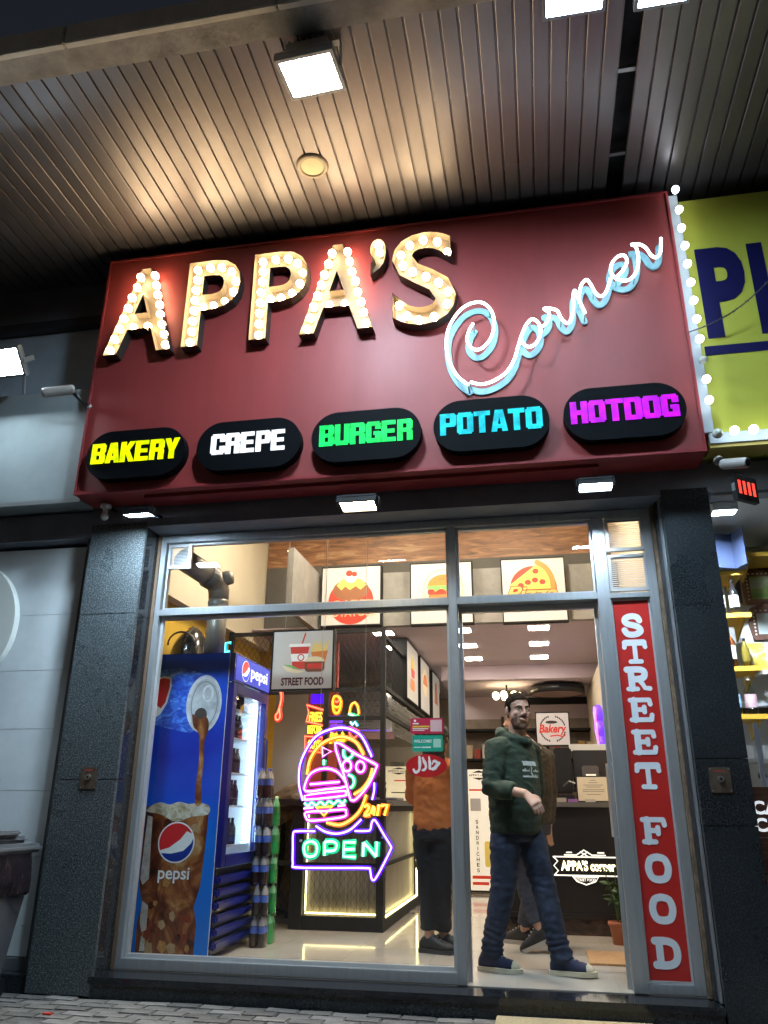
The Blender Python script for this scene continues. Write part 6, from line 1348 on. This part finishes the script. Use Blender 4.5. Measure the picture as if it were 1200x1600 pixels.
navyc = mat('navy_canvas', (.018, .024, .060), .85, noi=.15, bump=.2, bs=300); rub = mat('cream_rubber', (.52, .48, .36), .6, noi=.08)
shoe(man, (2.405, .465, .087), (.96, -.28), navyc, rub, .30, .056, 0, rub); shoe(man, (2.862, .432, .087), (.96, -.28), navyc, rub, .30, .056, radians(-2), rub)

def simple_person(T, hcn, face, top, hips, sh, elbows, wrists, knees, ankles, shirt, trous, sh_up, sh_sole, hairmat, hair_long=False, fdir=None, sk=None, shoes=True, pitch=(0, 0), hem_z=None, tw=.17, td=.115, seed=0., feet=None, hand_on=True):
    sk = sk or skin; F = Vector(face).normalized(); R_ = F.cross(Zu).normalized(); C1 = Vector(top); C0 = (Vector(hips[0])+Vector(hips[1]))/2
    U = (C1-C0).normalized(); Fb = R_.cross(U)*-1; Fb = U.cross(R_)
    b = MB(); hcn = Vector(hcn); hfw = Vector(fdir or face).normalized(); hs_ = hfw.cross(Zu).normalized(); hu_ = hs_.cross(hfw)
    head(b, hcn, hfw, hs_, hu_, .98)
    b.tube([hcn-hu_*.10, C1, C1.lerp(C0, .5), C0], [.055, .10, .11, .11], 14)
    for s_, e_, w_ in zip(sh, elbows, wrists):
        b.tube([C1, s_, e_, w_], [.07, .045, .036, .026], 12)
        if hand_on: hand(b, w_, (Vector(w_)-Vector(e_)), F, F, .5)
    for h_, k_, a_ in zip(hips, knees, ankles): b.tube([C0, h_, k_, a_], [.09, .08, .05, .036], 12)
    bm_ = fuse(b, .008, 3); bm_.build('body', sk, T)
    def hc_(p):
        d_ = p-hcn; a, bb, c = d_.dot(hs_), d_.dot(hfw), d_.dot(hu_)
        if d_.length > .2: return False
        return c > (.05 if bb > .03 else -.06 if bb < -.01 else .02) and c > -.09
    if hair_long:
        hm = MB(); ell3(hm, hcn-hfw*.012+hu_*.025, (hs_*.09, hfw*.108, hu_*.10)); loft(hm, [(hcn-hfw*.05+hu_*.03, hs_*.085, hfw*.06), (hcn-hfw*.075-hu_*.08, hs_*.095, hfw*.05), (hcn-hfw*.09-hu_*.20, hs_*.10, hfw*.035), (hcn-hfw*.085-hu_*.27, hs_*.08, hfw*.02)])
        fuse(hm, .012, 3, .008, 20).build('hair', hairmat, T)
    else: shell(bm_, hc_, .009).build('hair', hairmat, T)
    g = MB(); hz = 0
    loft(g, [(C1+U*.07, R_*.075, Fb*.065), (C1+U*.03, R_*.13, Fb*.085), (C1-U*.03, R_*tw*1.05, Fb*td*.95), (C1.lerp(C0, .35), R_*tw*1.02, Fb*td*1.12), (C1.lerp(C0, .7), R_*tw, Fb*td*1.12), (C1.lerp(C0, .98), R_*tw*.99, Fb*td*1.1), (C0-U*.05, R_*tw*.93, Fb*td)], 24)
    for s_, e_, w_ in zip(sh, elbows, wrists):
        s_, e_, w_ = Vector(s_), Vector(e_), Vector(w_); g.tube([s_.lerp(C1, .25), s_, s_.lerp(e_, .5), e_, e_.lerp(w_, .5), e_.lerp(w_, .95)], [.07, .072, .064, .058, .05, .042], 16)
    fuse(g, .013, 5, .008, 9, seed).build('top', shirt, T)
    j = MB(); loft(j, [(C0+U*.04, R_*tw*.9, Fb*td*.95), (C0-Zu*.03, R_*tw*.98, Fb*td*1.1), (C0-Zu*.10, R_*tw*.95, Fb*td*1.05)], 20)
    for h_, k_, a_ in zip(hips, knees, ankles):
        h_, k_, a_ = Vector(h_), Vector(k_), Vector(a_); j.tube([h_, h_.lerp(k_, .4), k_, k_.lerp(a_, .5), a_+(k_-a_).normalized()*.06], [.095, .092, .072, .066, .062], 16)
    fuse(j, .012, 4, .007, 11, seed+4).build('trousers', trous, T)
    for a_, d_, pt in zip(ankles, feet or (face, face), pitch): shoe(T, a_, d_, sh_up, sh_sole, .27, .05, pt)
# ---- second man behind him
brn = mat('dark_brown_jacket', (.045, .036, .028), .85, noi=.2, ns=10, bump=.2, bs=120); dkj = mat('slate_jeans', (.030, .036, .055), .85, noi=.25, ns=9); blk = mat('black_trousers', (.010, .011, .015), .85, noi=.2); blk_sh = mat('black_shoe', (.012, .012, .013), .5); gry_s = mat('grey_sole', (.30, .28, .25), .6); whs = mat('dark_sole', (.03, .03, .03), .6)
m2 = thing('person', 'man in a brown jacket and slate jeans half hidden behind the green hoodie', 'person', (2.7, 1.3, 0))
simple_person(m2, (2.625, 1.39, 1.66), (-.75, .66, 0), (2.735, 1.30, 1.41), [V3(2.63, 1.22, .90), V3(2.77, 1.38, .90)], [V3(2.62, 1.16, 1.38), V3(2.85, 1.42, 1.38)], [V3(2.62, 1.14, 1.10), V3(2.86, 1.42, 1.10)], [V3(2.62, 1.20, .87), V3(2.84, 1.36, .86)],
              [V3(2.62, 1.28, .50), V3(2.70, 1.46, .48)], [V3(2.73, 1.22, .14), V3(2.60, 1.60, .085)], brn, dkj, blk_sh, gry_s, hairm, False, (-.85, .5, 0), None, True, (radians(24), 0), None, .185, .125, 5., [(-.97, .2), (-.9, .4)])
# ---- woman in the orange sweater
wo = thing('person', 'person in an orange sweater and black trousers with their back to the window', 'person', (1.98, 1.05, 0))
org = mat('orange_knit', (.42, .125, .030), .9, noi=.12, ns=10, bump=.3, bs=160)
simple_person(wo, (2.02, 1.06, 1.50), (.35, .94, 0), (1.985, 1.04, 1.30), [V3(1.90, 1.06, .86), V3(2.06, 1.02, .86)], [V3(1.83, 1.06, 1.28), V3(2.14, .98, 1.28)], [V3(1.80, 1.12, 1.06), V3(2.15, 1.05, 1.06)], [V3(1.86, 1.30, 1.02), V3(2.12, 1.28, 1.02)],
              [V3(1.92, 1.08, .47), V3(2.03, 1.06, .47)], [V3(1.93, 1.06, .085), V3(2.02, 1.16, .085)], org, blk, blk_sh, whs, mat('black_long_hair', (.010, .008, .008), .5, noi=.2, ns=40, bump=.4, bs=200, stretch=(1, 1, .1)), True, None, None, True, (0, 0), None, .165, .115, 9., [(.97, -.25), (.95, -.1)])
# ---- worker bending down behind the counter gate
wk = thing('person', 'worker in a taupe shirt bending down behind the counter beside the fridge', 'person', (.25, 2.55, 0))
taup = mat('taupe_shirt', (.20, .165, .135), .85, noi=.12, ns=10)
simple_person(wk, (.66, 2.42, .98), (.96, -.2, 0), (.50, 2.45, 1.12), [V3(.20, 2.40, .92), V3(.20, 2.60, .92)], [V3(.52, 2.28, 1.06), V3(.52, 2.62, 1.06)], [V3(.56, 2.26, .80), V3(.60, 2.60, .80)], [V3(.62, 2.30, .58), V3(.66, 2.56, .58)],
              [V3(.26, 2.40, .50), V3(.24, 2.60, .50)], [V3(.22, 2.40, .085), V3(.20, 2.60, .085)], taup, blk, blk_sh, whs, hairm, False, (.6, -.1, -.75), None, True, (0, 0), None, .165, .12, 13.)
